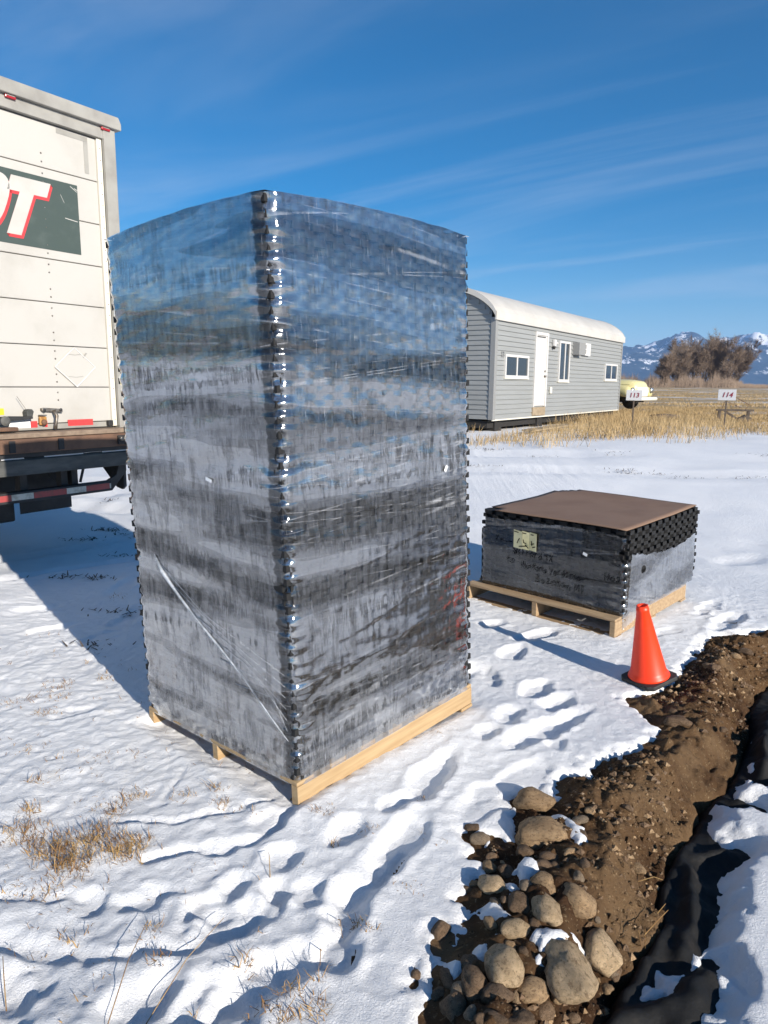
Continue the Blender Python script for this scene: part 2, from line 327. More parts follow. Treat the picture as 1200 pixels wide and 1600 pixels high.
def film_mat(name, kr, haze_lo, haze_hi, streak_v, band, corner=0.0):
    # clear stretch film wound in several layers: Fresnel gloss over transparency, a little milky scatter where layers pile up
    m, n, l, p, o = nt(name); n.remove(p)
    uv = n.new('ShaderNodeUVMap'); uv.uv_map = 'UVMap'; v = uv.outputs[0]
    # UV: x = metres round the load, y = metres up
    rot = n.new('ShaderNodeMapping'); rot.inputs['Rotation'].default_value = (0, 0, R_(band)); l.new(v, rot.inputs[0]); vb = rot.outputs[0]
    bands = noise(n, l, vb, 1.0, 5, 0.6, (0.8, 6.0, 1), 0.25)
    wn1 = noise(n, l, vb, 1.0, 2, 0.35, (0.045, 4.6, 1), 0.0)
    rot2 = n.new('ShaderNodeMapping'); rot2.inputs['Rotation'].default_value = (0, 0, R_(-band)); rot2.inputs['Location'].default_value = (3.1, 7.7, 0); l.new(v, rot2.inputs[0])
    wn2 = noise(n, l, rot2.outputs[0], 1.0, 2, 0.4, (0.06, 6.0, 1), 0.0)
    wnd = mth(n, l, 'ADD', mth(n, l, 'MULTIPLY', wn1, 0.55), mth(n, l, 'MULTIPLY', wn2, 0.45))
    lay = mth(n, l, 'MULTIPLY', mth(n, l, 'FLOOR', mth(n, l, 'MULTIPLY', wnd, 14.0)), 1.0 / 14.0)
    lines = noise(n, l, vb, 1.0, 4, 0.7, (2.5, 85, 1), 0.3)
    vstreak = noise(n, l, v, 1.0, 6, 0.75, (30, 5.0, 1), 0.4)
    vfine = noise(n, l, v, 1.0, 4, 0.7, (130, 7, 1), 0.2)
    patch = noise(n, l, v, 1.0, 5, 0.65, (5, 4, 1), 0.5)
    fb = ramp(n, l, lay, 0.35, 0.65)
    fv = ramp(n, l, vstreak, 0.42, 0.58)
    fp = ramp(n, l, patch, 0.42, 0.56)
    t = mth(n, l, 'ADD', wnd, mth(n, l, 'ADD', mth(n, l, 'MULTIPLY', mth(n, l, 'SUBTRACT', vstreak, 0.5), 0.16), mth(n, l, 'MULTIPLY', mth(n, l, 'SUBTRACT', vfine, 0.5), 0.09)))
    sband = mth(n, l, 'MAXIMUM', ramp(n, l, t, 0.475, 0.455), mth(n, l, 'MULTIPLY', ramp(n, l, t, 0.56, 0.572), ramp(n, l, t, 0.615, 0.60)))
    # the mats show through as blocks: one random tone per tooth and layer
    blk = n.new('ShaderNodeMapping'); blk.inputs['Scale'].default_value = (1 / 0.0498, 1 / 0.0269, 1); l.new(v, blk.inputs[0])
    fl = n.new('ShaderNodeVectorMath'); fl.operation = 'FLOOR'; l.new(blk.outputs[0], fl.inputs[0])
    frc = n.new('ShaderNodeVectorMath'); frc.operation = 'FRACTION'; l.new(blk.outputs[0], frc.inputs[0]); fs_ = n.new('ShaderNodeSeparateXYZ'); l.new(frc.outputs[0], fs_.inputs[0])
    wnz = n.new('ShaderNodeTexWhiteNoise'); wnz.noise_dimensions = '2D'; l.new(fl.outputs[0], wnz.inputs['Vector'])
    cell = wnz.outputs['Value']
    seam = mth(n, l, 'MAXIMUM', ramp(n, l, fs_.outputs[1], 0.14, 0.0), mth(n, l, 'MULTIPLY', ramp(n, l, fs_.outputs[0], 0.10, 0.0), 0.8))
    seam = mth(n, l, 'MULTIPLY', seam, ramp(n, l, noise(n, l, v, 1.0, 4, 0.7, (14, 11, 1)), 0.47, 0.66))
    stick = mth(n, l, 'ADD', mth(n, l, 'MULTIPLY', sband, mth(n, l, 'ADD', 0.40, mth(n, l, 'MULTIPLY', fv, 0.5))), mth(n, l, 'MULTIPLY', mth(n, l, 'SUBTRACT', 1.0, sband), mth(n, l, 'MULTIPLY', mth(n, l, 'MULTIPLY', fv, fp), 0.55)), True)
    stick = mth(n, l, 'ADD', stick, mth(n, l, 'ADD', mth(n, l, 'MULTIPLY', seam, 0.55), mth(n, l, 'MULTIPLY', mth(n, l, 'SUBTRACT', cell, 0.5), 0.16)), True)
    usz = n.new('ShaderNodeSeparateXYZ'); l.new(v, usz.inputs[0]); stick = mth(n, l, 'MULTIPLY', stick, mth(n, l, 'SUBTRACT', 1.0, mth(n, l, 'MULTIPLY', ramp(n, l, usz.outputs[1], 1.62, 1.86), 0.35)))
    if corner:
        us = n.new('ShaderNodeSeparateXYZ'); l.new(v, us.inputs[0]); wob = mth(n, l, 'ADD', us.outputs[0], mth(n, l, 'MULTIPLY', mth(n, l, 'SUBTRACT', noise(n, l, v, 1.0, 3, 0.6, (8, 30, 1)), 0.5), 0.05))
        cm = mth(n, l, 'MULTIPLY', ramp(n, l, wob, corner - 0.064, corner - 0.050), ramp(n, l, wob, corner + 0.002, corner - 0.008))
        stick = mth(n, l, 'MAXIMUM', stick, mth(n, l, 'MULTIPLY', cm, 0.95))
    stick = mth(n, l, 'MULTIPLY', stick, streak_v, True)
    nb = bumpn(n, l, bands, 0.14, 0.012)
    nb = bumpn(n, l, lines, 0.20, 0.0015, nb)
    nb = bumpn(n, l, vstreak, 0.16, 0.003, nb)
    fr = n.new('ShaderNodeFresnel'); fr.inputs['IOR'].default_value = 1.5; l.new(nb, fr.inputs['Normal'])
    k = mth(n, l, 'ADD', mth(n, l, 'MULTIPLY', fr.outputs[0], 2.0), mth(n, l, 'MULTIPLY', kr, ramp(n, l, lay, 0.22, 0.68)))
    k = mth(n, l, 'MULTIPLY', k, mth(n, l, 'SUBTRACT', 1.0, mth(n, l, 'MULTIPLY', stick, 0.74)), True)
    gl = n.new('ShaderNodeBsdfGlossy'); gl.inputs['Color'].default_value = (0.95, 0.97, 1.0, 1)
    l.new(mth(n, l, 'ADD', 0.03, mth(n, l, 'MULTIPLY', ramp(n, l, patch, 0.35, 0.7), 0.10)), gl.inputs['Roughness']); l.new(nb, gl.inputs['Normal'])
    tr = n.new('ShaderNodeBsdfTransparent'); tr.inputs['Color'].default_value = (0.93, 0.94, 0.95, 1)
    df = n.new('ShaderNodeBsdfDiffuse'); df.inputs['Color'].default_value = (0.78, 0.79, 0.82, 1); l.new(nb, df.inputs['Normal'])
    hz = mth(n, l, 'ADD', haze_lo, mth(n, l, 'MULTIPLY', fb, haze_hi - haze_lo))
    hz = mth(n, l, 'MULTIPLY', hz, mth(n, l, 'SUBTRACT', 1.0, mth(n, l, 'MULTIPLY', stick, 0.85)))
    hz = mth(n, l, 'ADD', hz, mth(n, l, 'MULTIPLY', ramp(n, l, lines, 0.60, 0.76), 0.12))
    brk = ramp(n, l, noise(n, l, v, 1.0, 4, 0.7, (9, 3, 1)), 0.42, 0.60)
    for src_, k_ in ((wn1, 9.0), (wn2, 8.0)):
        le = mth(n, l, 'FRACT', mth(n, l, 'MULTIPLY', src_, k_)); hz = mth(n, l, 'ADD', hz, mth(n, l, 'MULTIPLY', mth(n, l, 'MULTIPLY', ramp(n, l, le, 0.07, 0.0), brk), 0.22))
    hz = mth(n, l, 'ADD', hz, mth(n, l, 'MULTIPLY', ramp(n, l, vfine, 0.60, 0.70), 0.19), True)
    m1 = n.new('ShaderNodeMixShader'); l.new(hz, m1.inputs[0]); l.new(tr.outputs[0], m1.inputs[1]); l.new(df.outputs[0], m1.inputs[2])
    m2 = n.new('ShaderNodeMixShader'); l.new(k, m2.inputs[0]); l.new(m1.outputs[0], m2.inputs[1]); l.new(gl.outputs[0], m2.inputs[2])
    l.new(m2.outputs[0], o.inputs[0]); return m
M['film'] = film_mat('clear stretch film', 0.48, 0.02, 0.11, 1.0, 5, 1.08)
M['film_clear'] = film_mat('thin stretch film', 0.02, 0.004, 0.03, 0.5, 9)
M['film_milky'] = film_mat('taut stretch film', 0.42, 0.03, 0.13, 0.5, -14)

BIG_A0 = R_(48.5)
# ------------------------------------------------------------------ ground: heights
def base_h(x, y):
    rise = 0.42 * sstep((y - 6.5) / 8.0) * sstep((x + 2.0) / 3.5)
    far = 0.9 * sstep((y - 30) / 250.0)
    return rise + far
P2 = lambda pts, z=0.0, s=1.0, o=(0, 0): [tuple(at(o[0] + a / s, o[1] + b / s, z)[:2]) for a, b in pts]
# edge of the lying snow against the bare soil (photo points on the yard level)
EDGE_A = P2([(650, 1720), (668, 1600), (690, 1555), (684, 1500), (700, 1478), (724, 1470), (742, 1440), (728, 1402), (728, 1378), (760, 1362), (752, 1325), (768, 1305), (812, 1312), (808, 1265), (802, 1240),
             (830, 1232), (860, 1262), (880, 1240), (872, 1222), (890, 1205), (920, 1206), (925, 1190), (968, 1178), (1005, 1162), (1032, 1140), (1022, 1120), (990, 1098), (978, 1088), (1012, 1082),
             (1046, 1066), (1062, 1045), (1085, 1025), (1098, 1004), (1116, 990), (1150, 991), (1200, 985), (1290, 978), (1420, 970)])
SOIL_POLY = EDGE_A + [(7.0, 5.6), (7.0, -3.0), (0.1, -3.0)]
# lip of the bank above the lined hollow
EDGE_B = P2([(900, 1720), (925, 1610), (945, 1560), (962, 1540), (985, 1478), (1012, 1440), (1040, 1395), (1034, 1350), (1062, 1305), (1090, 1255), (1112, 1215), (1142, 1188), (1166, 1150), (1184, 1115), (1176, 1080), (1190, 1050), (1214, 1030), (1270, 1012), (1400, 1000)], -0.02)
PAD_POLY = EDGE_B + [(7.0, 4.2), (7.0, -3.0), (0.9, -3.0)]
LZ = -0.13                                    # level of the liner
Z5 = dict(z=LZ + .04, s=3.81, o=(900, 1180))
LINER_SNOW = P2([(1500, -150), (1250, -60), (1195, 100), (1100, 118), (1072, -40), (1066, -130), (1040, -170), (1012, -120), (1015, -40), (1010, 40), (960, 90), (910, 128), (935, 190), (1000, 215), (1100, 255),
                 (1000, 240), (900, 235), (830, 212), (800, 250), (765, 360), (790, 410), (870, 470), (1005, 512), (930, 540), (880, 590), (830, 640), (820, 720), (822, 850), (775, 885), (760, 990), (700, 1080), (650, 1170), (560, 1215),
                 (520, 1190), (490, 1150), (455, 1190), (430, 1270), (330, 1390), (270, 1460), (400, 1420), (560, 1380), (680, 1310), (770, 1230), (815, 1160), (837, 1230), (810, 1340), (780, 1450), (720, 1530), (660, 1610), (600, 1750)], **Z5) + [(1.1, -3.0), (7.0, -3.0), (7.0, 4.4)]
# snow islands left between the stones, on the soil
Z4 = dict(z=0.02, s=3.81, o=(660, 1180))
ISLES = [P2(q, **Z4) for q in (
    [(720, 350), (800, 290), (850, 330), (930, 420), (1000, 530), (920, 560), (870, 490), (840, 400)],
    [(850, 320), (930, 340), (890, 380), (850, 360)],
    [(545, 610), (620, 590), (670, 690), (600, 750), (540, 690)],
    [(430, 705), (520, 740), (590, 800), (520, 840), (480, 770)],
    [(300, 830), (420, 830), (500, 900), (600, 985), (520, 1010), (440, 1000), (340, 930)],
    [(270, 1170), (370, 1000), (450, 1060), (440, 1130), (370, 1250), (320, 1220)],
    [(640, 1040), (740, 1050), (820, 1110), (760, 1200), (690, 1250), (650, 1190)],
    [(810, 1110), (850, 960), (900, 970), (970, 1060), (900, 1100)],
    [(60, 1100), (180, 1150), (240, 1190), (180, 1260), (90, 1200)],
    [(1035, 1460), (1080, 1440), (1090, 1490), (1050, 1510)], [(1010, 120), (1050, 130), (1035, 155)])]
HOLES = [P2(q, **Z4) for q in ([(235, 430), (300, 405), (365, 425), (395, 500), (345, 550), (290, 530), (265, 480)], [(50, 1010), (100, 975), (150, 1040), (160, 1110), (110, 1110), (60, 1060)])] + [P2([(642, 1518), (652, 1512), (660, 1522), (652, 1533), (643, 1530)])]

def soil_h(x, y):
    sdA = poly_sd(x, y, SOIL_POLY); sdB = poly_sd(x, y, PAD_POLY)
    h = base_h(x, y) - 0.030 + 0.050 * sstep((sdA + .02) / 0.25) * sstep(-sdB / 0.25)
    rough = (0.018 * fbm(x / 0.22, y / 0.22, 4, 5, 0.55) + 0.024 * np.abs(fbm(x / 0.08, y / 0.08, 3, 9)) + 0.012 * np.maximum(0, fbm(x / 0.030, y / 0.030, 2, 13))) * (.25 + .75 * sstep((sdA + .03) / .12))
    h = h + rough * np.where(sdB > 0.0, 0.4, 1.0)
    edge = sdB + 0.035 + 0.03 * fbm(x / 0.12, y / 0.12, 3, 21)
    h = h - 0.10 * sstep((edge + 0.16) / 0.16) - 0.32 * sstep(edge / 0.05)
    return h, sdA, sdB
# footprints and other hollows trodden in the snow: photo ends, width (m), depth (m)
PRINTS = [((575, 1372), (655, 1285), .065, .050), ((531, 1440), (550, 1385), .06, .05), ((515, 1500), (540, 1450), .06, .04), ((520, 1312), (556, 1285), .06, .035), ((640, 1252), (702, 1182), .06, .045), ((606, 1268), (628, 1250), .05, .03),
          ((728, 1272), (838, 1200), .07, .042), ((800, 1162), (905, 1112), .06, .045), ((826, 1082), (852, 1062), .06, .035), ((858, 1102), (885, 1085), .06, .04), ((788, 1128), (802, 1105), .06, .035), ((745, 1040), (768, 1062), .07, .035),
          ((750, 1150), (772, 1138), .05, .03), ((785, 1028), (812, 1012), .06, .04), ((812, 1000), (862, 985), .06, .035), ((752, 978), (782, 972), .06, .03), ((590, 1500), (612, 1545), .05, .03), ((355, 1395), (380, 1365), .05, .035), ((425, 1350), (460, 1325), .05, .03),
          ((345, 1450), (378, 1420), .06, .04), ((195, 1590), (245, 1530), .07, .045), ((300, 1580), (345, 1550), .07, .035), ((375, 1555), (430, 1500), .07, .045), ((440, 1498), (500, 1478), .06, .035), ((20, 1560), (60, 1500), .06, .02),
          ((0, 1510), (14, 1610), .05, .03), ((345, 1600), (395, 1555), .06, .04), ((110, 1415), (155, 1400), .04, .02), ((205, 1405), (250, 1398), .05, .025), ((300, 1425), (345, 1408), .05, .035), ((690, 1085), (735, 1040), .05, .03), ((860, 1150), (880, 1170), .04, .02),
          ((1120, 985), (1150, 960), .07, .04), ((1118, 958), (1142, 968), .06, .03), ((1128, 880), (1190, 872), .12, .03), ((1090, 960), (1120, 940), .05, .02), ((1150, 845), (1200, 852), .1, .02), ((1010, 995), (1060, 985), .05, .012),
          ((30, 900), (100, 890), .06, .03), ((10, 960), (90, 945), .07, .03), ((40, 990), (110, 975), .06, .03), ((130, 1000), (190, 985), .05, .02), ((90, 1120), (150, 1105), .05, .018), ((180, 980), (215, 950), .07, .03), ((170, 930), (210, 905), .07, .03),
          ((110, 800), (160, 775), .18, .06), ((150, 790), (200, 800), .2, .06), ((165, 765), (205, 770), .2, .05), ((395, 1290), (440, 1275), .05, .03), ((470, 1405), (490, 1370), .05, .02), ((425, 1400), (440, 1380), .04, .03)]
GROOVES = [([(-20, 1452), (60, 1470), (130, 1482), (200, 1486), (270, 1480), (330, 1468), (385, 1442), (430, 1400)], .028, .028), ([(456, 1268), (430, 1290), (400, 1308), (350, 1322), (290, 1332), (230, 1336)], .022, .028),
           ([(350, 1268), (300, 1282), (240, 1286), (180, 1280)], .016, .020), ([(420, 1245), (370, 1270), (330, 1276)], .014, .016), ([(0, 1395), (60, 1392), (120, 1405), (160, 1410)], .02, .016), ([(255, 1255), (290, 1205)], .010, .010), ([(640, 1330), (590, 1372), (540, 1392)], .02, .02)]
FURROWS = [([(-100, 765), (300, 752), (740, 747), (980, 752), (1200, 757), (1500, 762)], .16, .05), ([(-100, 740), (740, 727), (1000, 731), (1200, 736), (1500, 740)], .16, .05), ([(730, 706), (1200, 712), (1500, 716)], .2, .04), ([(0, 850), (110, 835), (240, 812)], .07, .03), ([(0, 880), (120, 862), (210, 850)], .06, .03)]
def snow_h(x, y):
    g = base_h(x, y)
    r = np.hypot(x, y)
    near = sstep((16 - r) / 6)
    left = 0.55 + 0.45 * sstep((0.6 - x) / 1.4)
    n = 0.014 * fbm(x / 0.9, y / 0.9, 2, 1) + 0.0065 * fbm(x / 0.26, y / 0.26, 2, 2) * left
    tx, ty = x * 0.95 + y * 0.3, -x * 0.3 + y * 0.95
    n = n + near * left * (0.0022 * fbm(tx / 0.12, ty / 0.09, 3, 4) + 0.0036 * fbm(x / 0.034, y / 0.034, 2, 6) + 0.004 * np.maximum(0, fbm(x / 0.05, y / 0.05, 2, 7) - .25))
    lump = np.maximum(0, fbm(x / 0.16, y / 0.16, 3, 33) - 0.35)
    n = n + 0.008 * lump * left * sstep((6 - y) / 3)
    n = n + 0.05 * fbm(x / 5.0, y / 5.0, 2, 8) * sstep((r - 6) / 10)
    h = g + n + 0.004
    ex, ey = math.cos(BIG_A0), math.sin(BIG_A0); a_ = (x + 0.32) * ex + (y - 2.5) * ey; b_ = -(x + 0.32) * ey + (y - 2.5) * ex
    foot = sstep((a_ + .12) / .12) * sstep((1.30 - a_) / .12) * sstep((b_ + .05) / .10) * sstep((1.12 - b_) / .12)
    h = h - foot * (0.035 - 0.02 * sstep(a_ / .5))
    wx = x + 0.02 * fbm(x / 0.1, y / 0.1, 2, 41); wy = y + 0.02 * fbm(x / 0.1, y / 0.1, 2, 43)
    for a, b, w, d in PRINTS:
        A = at(*a); B = at(*b); c = (A + B) / 2; t = (B - A); L = max(t.length / 2, w); t.normalize()
        m = (np.abs(x - c.x) < L + 3 * w) & (np.abs(y - c.y) < L + 3 * w)
        if not m.any(): continue
        dx = wx[m] - c.x; dy = wy[m] - c.y; u = (dx * t.x + dy * t.y) / (L + 0.3 * w); v = (-dx * t.y + dy * t.x) / w
        q = u * u + v * v
        h[m] += -d * 0.72 / (1 + q ** 4) + 0.14 * d * np.exp(-(np.sqrt(q) - 1.4) ** 2 / 0.10)
    for pts, w, d in GROOVES:
        pl = np.array(P2(pts)); m = (x > pl[:, 0].min() - .3) & (x < pl[:, 0].max() + .3) & (y > pl[:, 1].min() - .3) & (y < pl[:, 1].max() + .3)
        if not m.any(): continue
        q = seg_dist(wx[m], wy[m], pl) / w
        h[m] += -d * 0.62 / (1 + q ** 4) + 0.10 * d * np.exp(-(q - 1.5) ** 2 / 0.2)
    for pts, w, d in FURROWS:
        pl = np.array(P2(pts, 0.15)); m = (x > pl[:, 0].min() - 2) & (x < pl[:, 0].max() + 2) & (y > pl[:, 1].min() - 1.5) & (y < pl[:, 1].max() + 1.5)
        if not m.any(): continue
        q = seg_dist(wx[m], wy[m] + 0.1 * fbm(x[m] / 1.5, y[m] / 1.5, 2, 51), pl) / w
        h[m] += -d / (1 + q ** 4) + 0.6 * d * np.exp(-(q - 1.9) ** 2 / 0.5)
    # bare soil and the lined hollow
    m = (x > -0.2) & (x < 7.2) & (y > -3.2) & (y < 6.2)
    xs, ys = x[m], y[m]
    sA = poly_sd(xs, ys, SOIL_POLY)
    rag = 0.026 * fbm(xs / 0.05, ys / 0.05, 3, 61)
    d_out = -sA
    for q in ISLES: d_out = np.maximum(d_out, poly_sd(xs, ys, q))
    for q in HOLES: d_out = np.minimum(d_out, -poly_sd(xs, ys, q))
    d_out = d_out + rag
    prof = np.where(d_out > 0, -0.016 + 0.030 * np.sqrt(np.clip(d_out / 0.05, 0, 1)), -0.016 + 1.8 * np.maximum(d_out, -0.04))
    hs = h[m]; sB0 = poly_sd(xs, ys, PAD_POLY); under = base_h(xs, ys) + 0.050 * sstep((sA + .02) / 0.25) * sstep(-sB0 / .25) - 0.10 * sstep((sB0 + .195) / .16) - 0.010
    near_e = 1 - sstep((d_out - 0.06) / 0.2)
    isl = sstep(sA / .06); hs = (np.maximum(hs, under) * (1 - isl) + (under + .009 + .005 * fbm(xs / .1, ys / .1, 2, 64)) * isl) * near_e + hs * (1 - near_e) + (prof - 0.014) * near_e + 0.012 * sstep(sA / .1) * near_e
    deep = sstep((-d_out - 0.03) / 0.05)
    hs = hs - 0.30 * deep
    sB = poly_sd(xs, ys, PAD_POLY); sL = poly_sd(xs, ys, LINER_SNOW) + 0.6 * rag - 0.012
    lz = liner_h(xs, ys, sB)
    prof2 = np.where(sL > 0, 0.045 * np.sqrt(np.clip(sL / 0.10, 0, 1)) - 0.01, -0.01 + 1.5 * np.maximum(sL, -0.08))
    smooth_top = LZ + 0.055 + 0.012 * fbm(xs / 0.5, ys / 0.5, 2, 71)
    bl = sstep(sL / 0.12)
    pad = (lz * (1 - bl) + (smooth_top - 0.035) * bl) + prof2
    hs = np.where((sB > 0.0) & (sL > -0.1), pad, np.where(sB > 0.0, -0.5, hs))
    h[m] = hs
    return h
FOLDS = [([(815, 1160), (800, 1290), (620, 1420), (330, 1530), (60, 1640)], .045, .075), ([(500, 1700), (700, 1500), (790, 1330)], .05, .05), ([(650, 560), (720, 800), (640, 1100), (560, 1210)], .035, .075), ([(1000, 512), (850, 530), (650, 570)], .022, .06), ([(560, 900), (470, 1100), (330, 1330), (180, 1480)], .035, .07), ([(1100, 252), (950, 215), (840, 180)], .02, .05), ([(700, 420), (560, 620), (520, 900)], .03, .05), ([(1120, -100), (1130, 60), (1143, 110)], .03, .08), ([(1180, -300), (1130, -160), (1100, 20)], .05, .10)]
FOLDS = [(np.array(P2(p, **Z5)), w, d) for p, w, d in FOLDS]
def liner_h(x, y, sB):
    h = LZ - 0.03 + 0.012 * fbm(x / 0.2, y / 0.2, 2, 81) + 0.010 * (1 - np.abs(fbm((x + .6 * y) / 0.07, (y - .6 * x) / 0.16, 2, 86))) + 0.003 * fbm(x / .035, y / .035, 2, 88)
    for pl, w, d in FOLDS:
        q = seg_dist(x + 0.012 * fbm(x / 0.08, y / 0.08, 2, 83), y, pl) / w
        e = np.minimum(np.hypot(x - pl[0, 0], y - pl[0, 1]), np.hypot(x - pl[-1, 0], y - pl[-1, 1]))
        h = h + .75 * d * np.exp(-q ** 1.6) * sstep((e + .02) / .12)
    return h - 0.10 * sstep((0.02 - sB) / 0.10)

# ------------------------------------------------------------------ ground: meshes
def spread(a, b, step, lo, hi, g=1.05):
    c = list(np.arange(a, b, step)); s = step; v = a; L = []
    while v > lo: s *= g; v -= s; L.append(v)
    s = step; v = c[-1]; Rr = []
    while v < hi: s *= g; v += s; Rr.append(v)
    return np.array(L[::-1] + c + Rr)
gx = spread(-2.2, 2.7, 0.0105, -9000, 12000, 1.065); gy = spread(1.35, 5.3, 0.0105, -6000, 13000, 1.052)
GX, GY = np.meshgrid(gx, gy)
GZ = snow_h(GX.ravel(), GY.ravel()).reshape(GX.shape)
ground = link('snow_ground', grid_mesh('snow_ground', GX, GY, GZ), M['snow'])
tag(ground, kind='structure')
sx = np.arange(-0.3, 4.3, 0.0095); sy = np.arange(0.8, 5.1, 0.0095); SX, SY = np.meshgrid(sx, sy)
sz, sA_, sB_ = soil_h(SX.ravel(), SY.ravel())
soil = link('soil_bank', grid_mesh('soil_bank', SX, SY, sz.reshape(SX.shape), ((sA_ > -0.25) & (sB_ < 0.3)).reshape(SX.shape)), M['soil'])
tag(soil, kind='structure')
def soil_z(x, y):
    return float(soil_h(np.array([x]), np.array([y]))[0][0])
def snow_z(x, y):
    return float(snow_h(np.array([float(x)]), np.array([float(y)]))[0])
lx_ = np.arange(0.5, 4.4, 0.012); ly_ = np.arange(0.6, 4.8, 0.012); LX, LY = np.meshgrid(lx_, ly_)
sBl = poly_sd(LX.ravel(), LY.ravel(), PAD_POLY)
lin = link('pond_liner', grid_mesh('pond_liner', LX, LY, liner_h(LX.ravel(), LY.ravel(), sBl).reshape(LX.shape), (sBl > -0.12).reshape(LX.shape)), M['liner'])
sol = lin.modifiers.new('thickness', 'SOLIDIFY'); sol.thickness = 0.002; sol.offset = -1
tag(lin, 'creased black plastic liner lying under the edge of the soil bank', 'liner')

# ------------------------------------------------------------------ far setting
def ridge_mesh():
    a = np.linspace(-0.35, 1.25, 520)             # x / y direction
    t = np.linspace(0, 1, 70)
    A, T = np.meshgrid(a, t)
    D = 5200 + 2600 * T
    X = A * D; Y = D
    px_ = np.array([-.35, 0.20, 0.30, 0.333, 0.36, 0.385, 0.405, 0.42, 0.437, 0.455, 0.48, 0.505, 0.54, 0.60, 0.72, 0.9, 1.3]); pz = np.array([4, 25, 58, 71, 74, 77, 82, 81, 83, 85, 87, 84, 74, 60, 44, 40, 25])
    crest = np.interp(a, px_, pz) / 1110 * 6500
    C = np.broadcast_to(crest, A.shape)
    prof = np.interp(T, [0, 0.5, 1], [0.0, 1.0, 0.25]) ** 0.9
    rid = 1 - np.abs(fbm(X / 900, Y / 900, 5, 91, 0.55))
    Z = C * prof * (0.62 + 0.44 * rid) + 22 * fbm(X / 160, Y / 160, 4, 95) * prof
    return grid_mesh('mountains', X, Y, Z - 2)
def mount_mat():
    m, n, l, p, o = nt('mountain forest and snow'); setin(p, Roughness=0.95, Specular_IOR_Level=0.1)
    v = n.new('ShaderNodeTexCoord').outputs['Object']; sp = n.new('ShaderNodeSeparateXYZ'); l.new(v, sp.inputs[0])
    hgt = ramp(n, l, sp.outputs[2], 120, 470)
    f = mth(n, l, 'ADD', noise(n, l, v, 0.007, 8, 0.7), mth(n, l, 'MULTIPLY', hgt, 0.08))
    sn = ramp(n, l, f, 0.565, 0.62)
    low = ramp(n, l, sp.outputs[2], 60, 140)
    c = mixc(n, l, ramp(n, l, noise(n, l, v, 0.012, 6, 0.7), 0.35, 0.65), (0.012, 0.026, 0.038), (0.030, 0.045, 0.06))
    c = mixc(n, l, mth(n, l, 'MULTIPLY', sn, low), c, (0.80, 0.80, 0.82))
    l.new(c, p.inputs['Base Color']); return m
mt = link('mountains', ridge_mesh(), mount_mat()); tag(mt, kind='structure')

def bare_tree(name, x, y, h, spread_, label, group, m_t, seed, lean=0.0, dense=1.0):
    rr = random.Random(seed); tr = MB(); cr = MB()
    z0 = float(base_h(np.array([x]), np.array([y]))[0]) - 0.2
    def twig(p, d, L, w):
        e = p + d * L; sd = d.cross(Vector((rr.uniform(-1, 1), rr.uniform(-1, 1), rr.uniform(-1, 1)))).normalized() * w
        cr.add([p - sd, p + sd, e], [(0, 1, 2)])
    def grow(p, d, L, r, lev):
        n = 3; pts = [p]; rs = [r]
        for i in range(n):
            d = (d + Vector((rr.uniform(-.2, .2), rr.uniform(-.2, .2), rr.uniform(-.02, .18)))).normalized()
            pts.append(pts[-1] + d * (L / n)); rs.append(r * (1 - 0.5 * (i + 1) / n))
        (tr if lev <= 1 else cr).tube(pts, rs, 5 if lev < 2 else 3, False)
        if lev == 3:
            for q in pts[1:]:
                for _ in range(int(12 * dense)):
                    dd = (d + Vector((rr.gauss(0, .65), rr.gauss(0, .65), rr.gauss(.15, .5)))).normalized(); twig(q, dd, rr.uniform(.9, 2.6), rr.uniform(.022, .045))
            return
        nb = (8, 5, 4)[lev] if lev < 3 else 0
        for k in range(nb):
            i = rr.choice((1, 2, 3)) if lev else (0, 1, 2, 3, 1, 2, 3, 1)[k]
            a = rr.uniform(0, 6.283); tilt = rr.uniform(.35, .95)
            dd = (d + (Vector((math.cos(a), math.sin(a), 0)) * spread_) * tilt).normalized()
            grow(pts[i], dd, L * rr.uniform(.5, .78), rs[i] * .6, lev + 1)
    root = empty(name, (x, y, z0))
    for s in range(2):
        grow(Vector((rr.uniform(-.8, .8) * s, rr.uniform(-.8, .8) * s, 0)), Vector((lean + rr.uniform(-.2, .2), rr.uniform(-.1, .1), 1)).normalized(), h * .52, .30, 0)
    tr.build('trunk', M['bark'], root); link('crown', cr.mesh('crown', False), m_t, root)
    tag(root, label, 'tree', group); return root
TREES = [(1038, 250, 9.5, .7, 0), (1050, 262, 12.5, .65, 0), (1064, 270, 13.8, .7, 0), (1080, 275, 15.2, .7, 0), (1096, 268, 15.8, .75, 1), (1112, 272, 16.4, .75, 1), (1128, 266, 15.2, .7, 1), (1145, 276, 15.0, .7, 2)]
TL = ['small bare tree with a pale trunk among the brush', 'tall bare cottonwood with brown twigs in the grove across the field', 'broad bare tree with a dense dark twiggy crown']
for i, (pxx, yy, hh, sp_, k) in enumerate(TREES):
    lab = ['shortest bare tree of the grove, beside the low brush', 'bare tree with thin brown crown, second from the low brush', 'bare tree with thin brown crown, third from the low brush', 'bare tree with pale trunks in the middle of the grove', 'tall full crowned bare tree left of the tallest one', 'tallest bare tree of the grove with a rounded brown crown', 'bare rounded tree between the tallest and the dark tree', 'dark brown bare tree at the outer end of the grove'][i]
    bare_tree('bare_tree', (pxx - 600) / 1110 * yy * 0.985, yy, hh, sp_, lab, 'bare trees across the field', M['twig_dark'] if k == 2 else M['twig'], 100 + i, 0, 1.25 if k else 1.0)
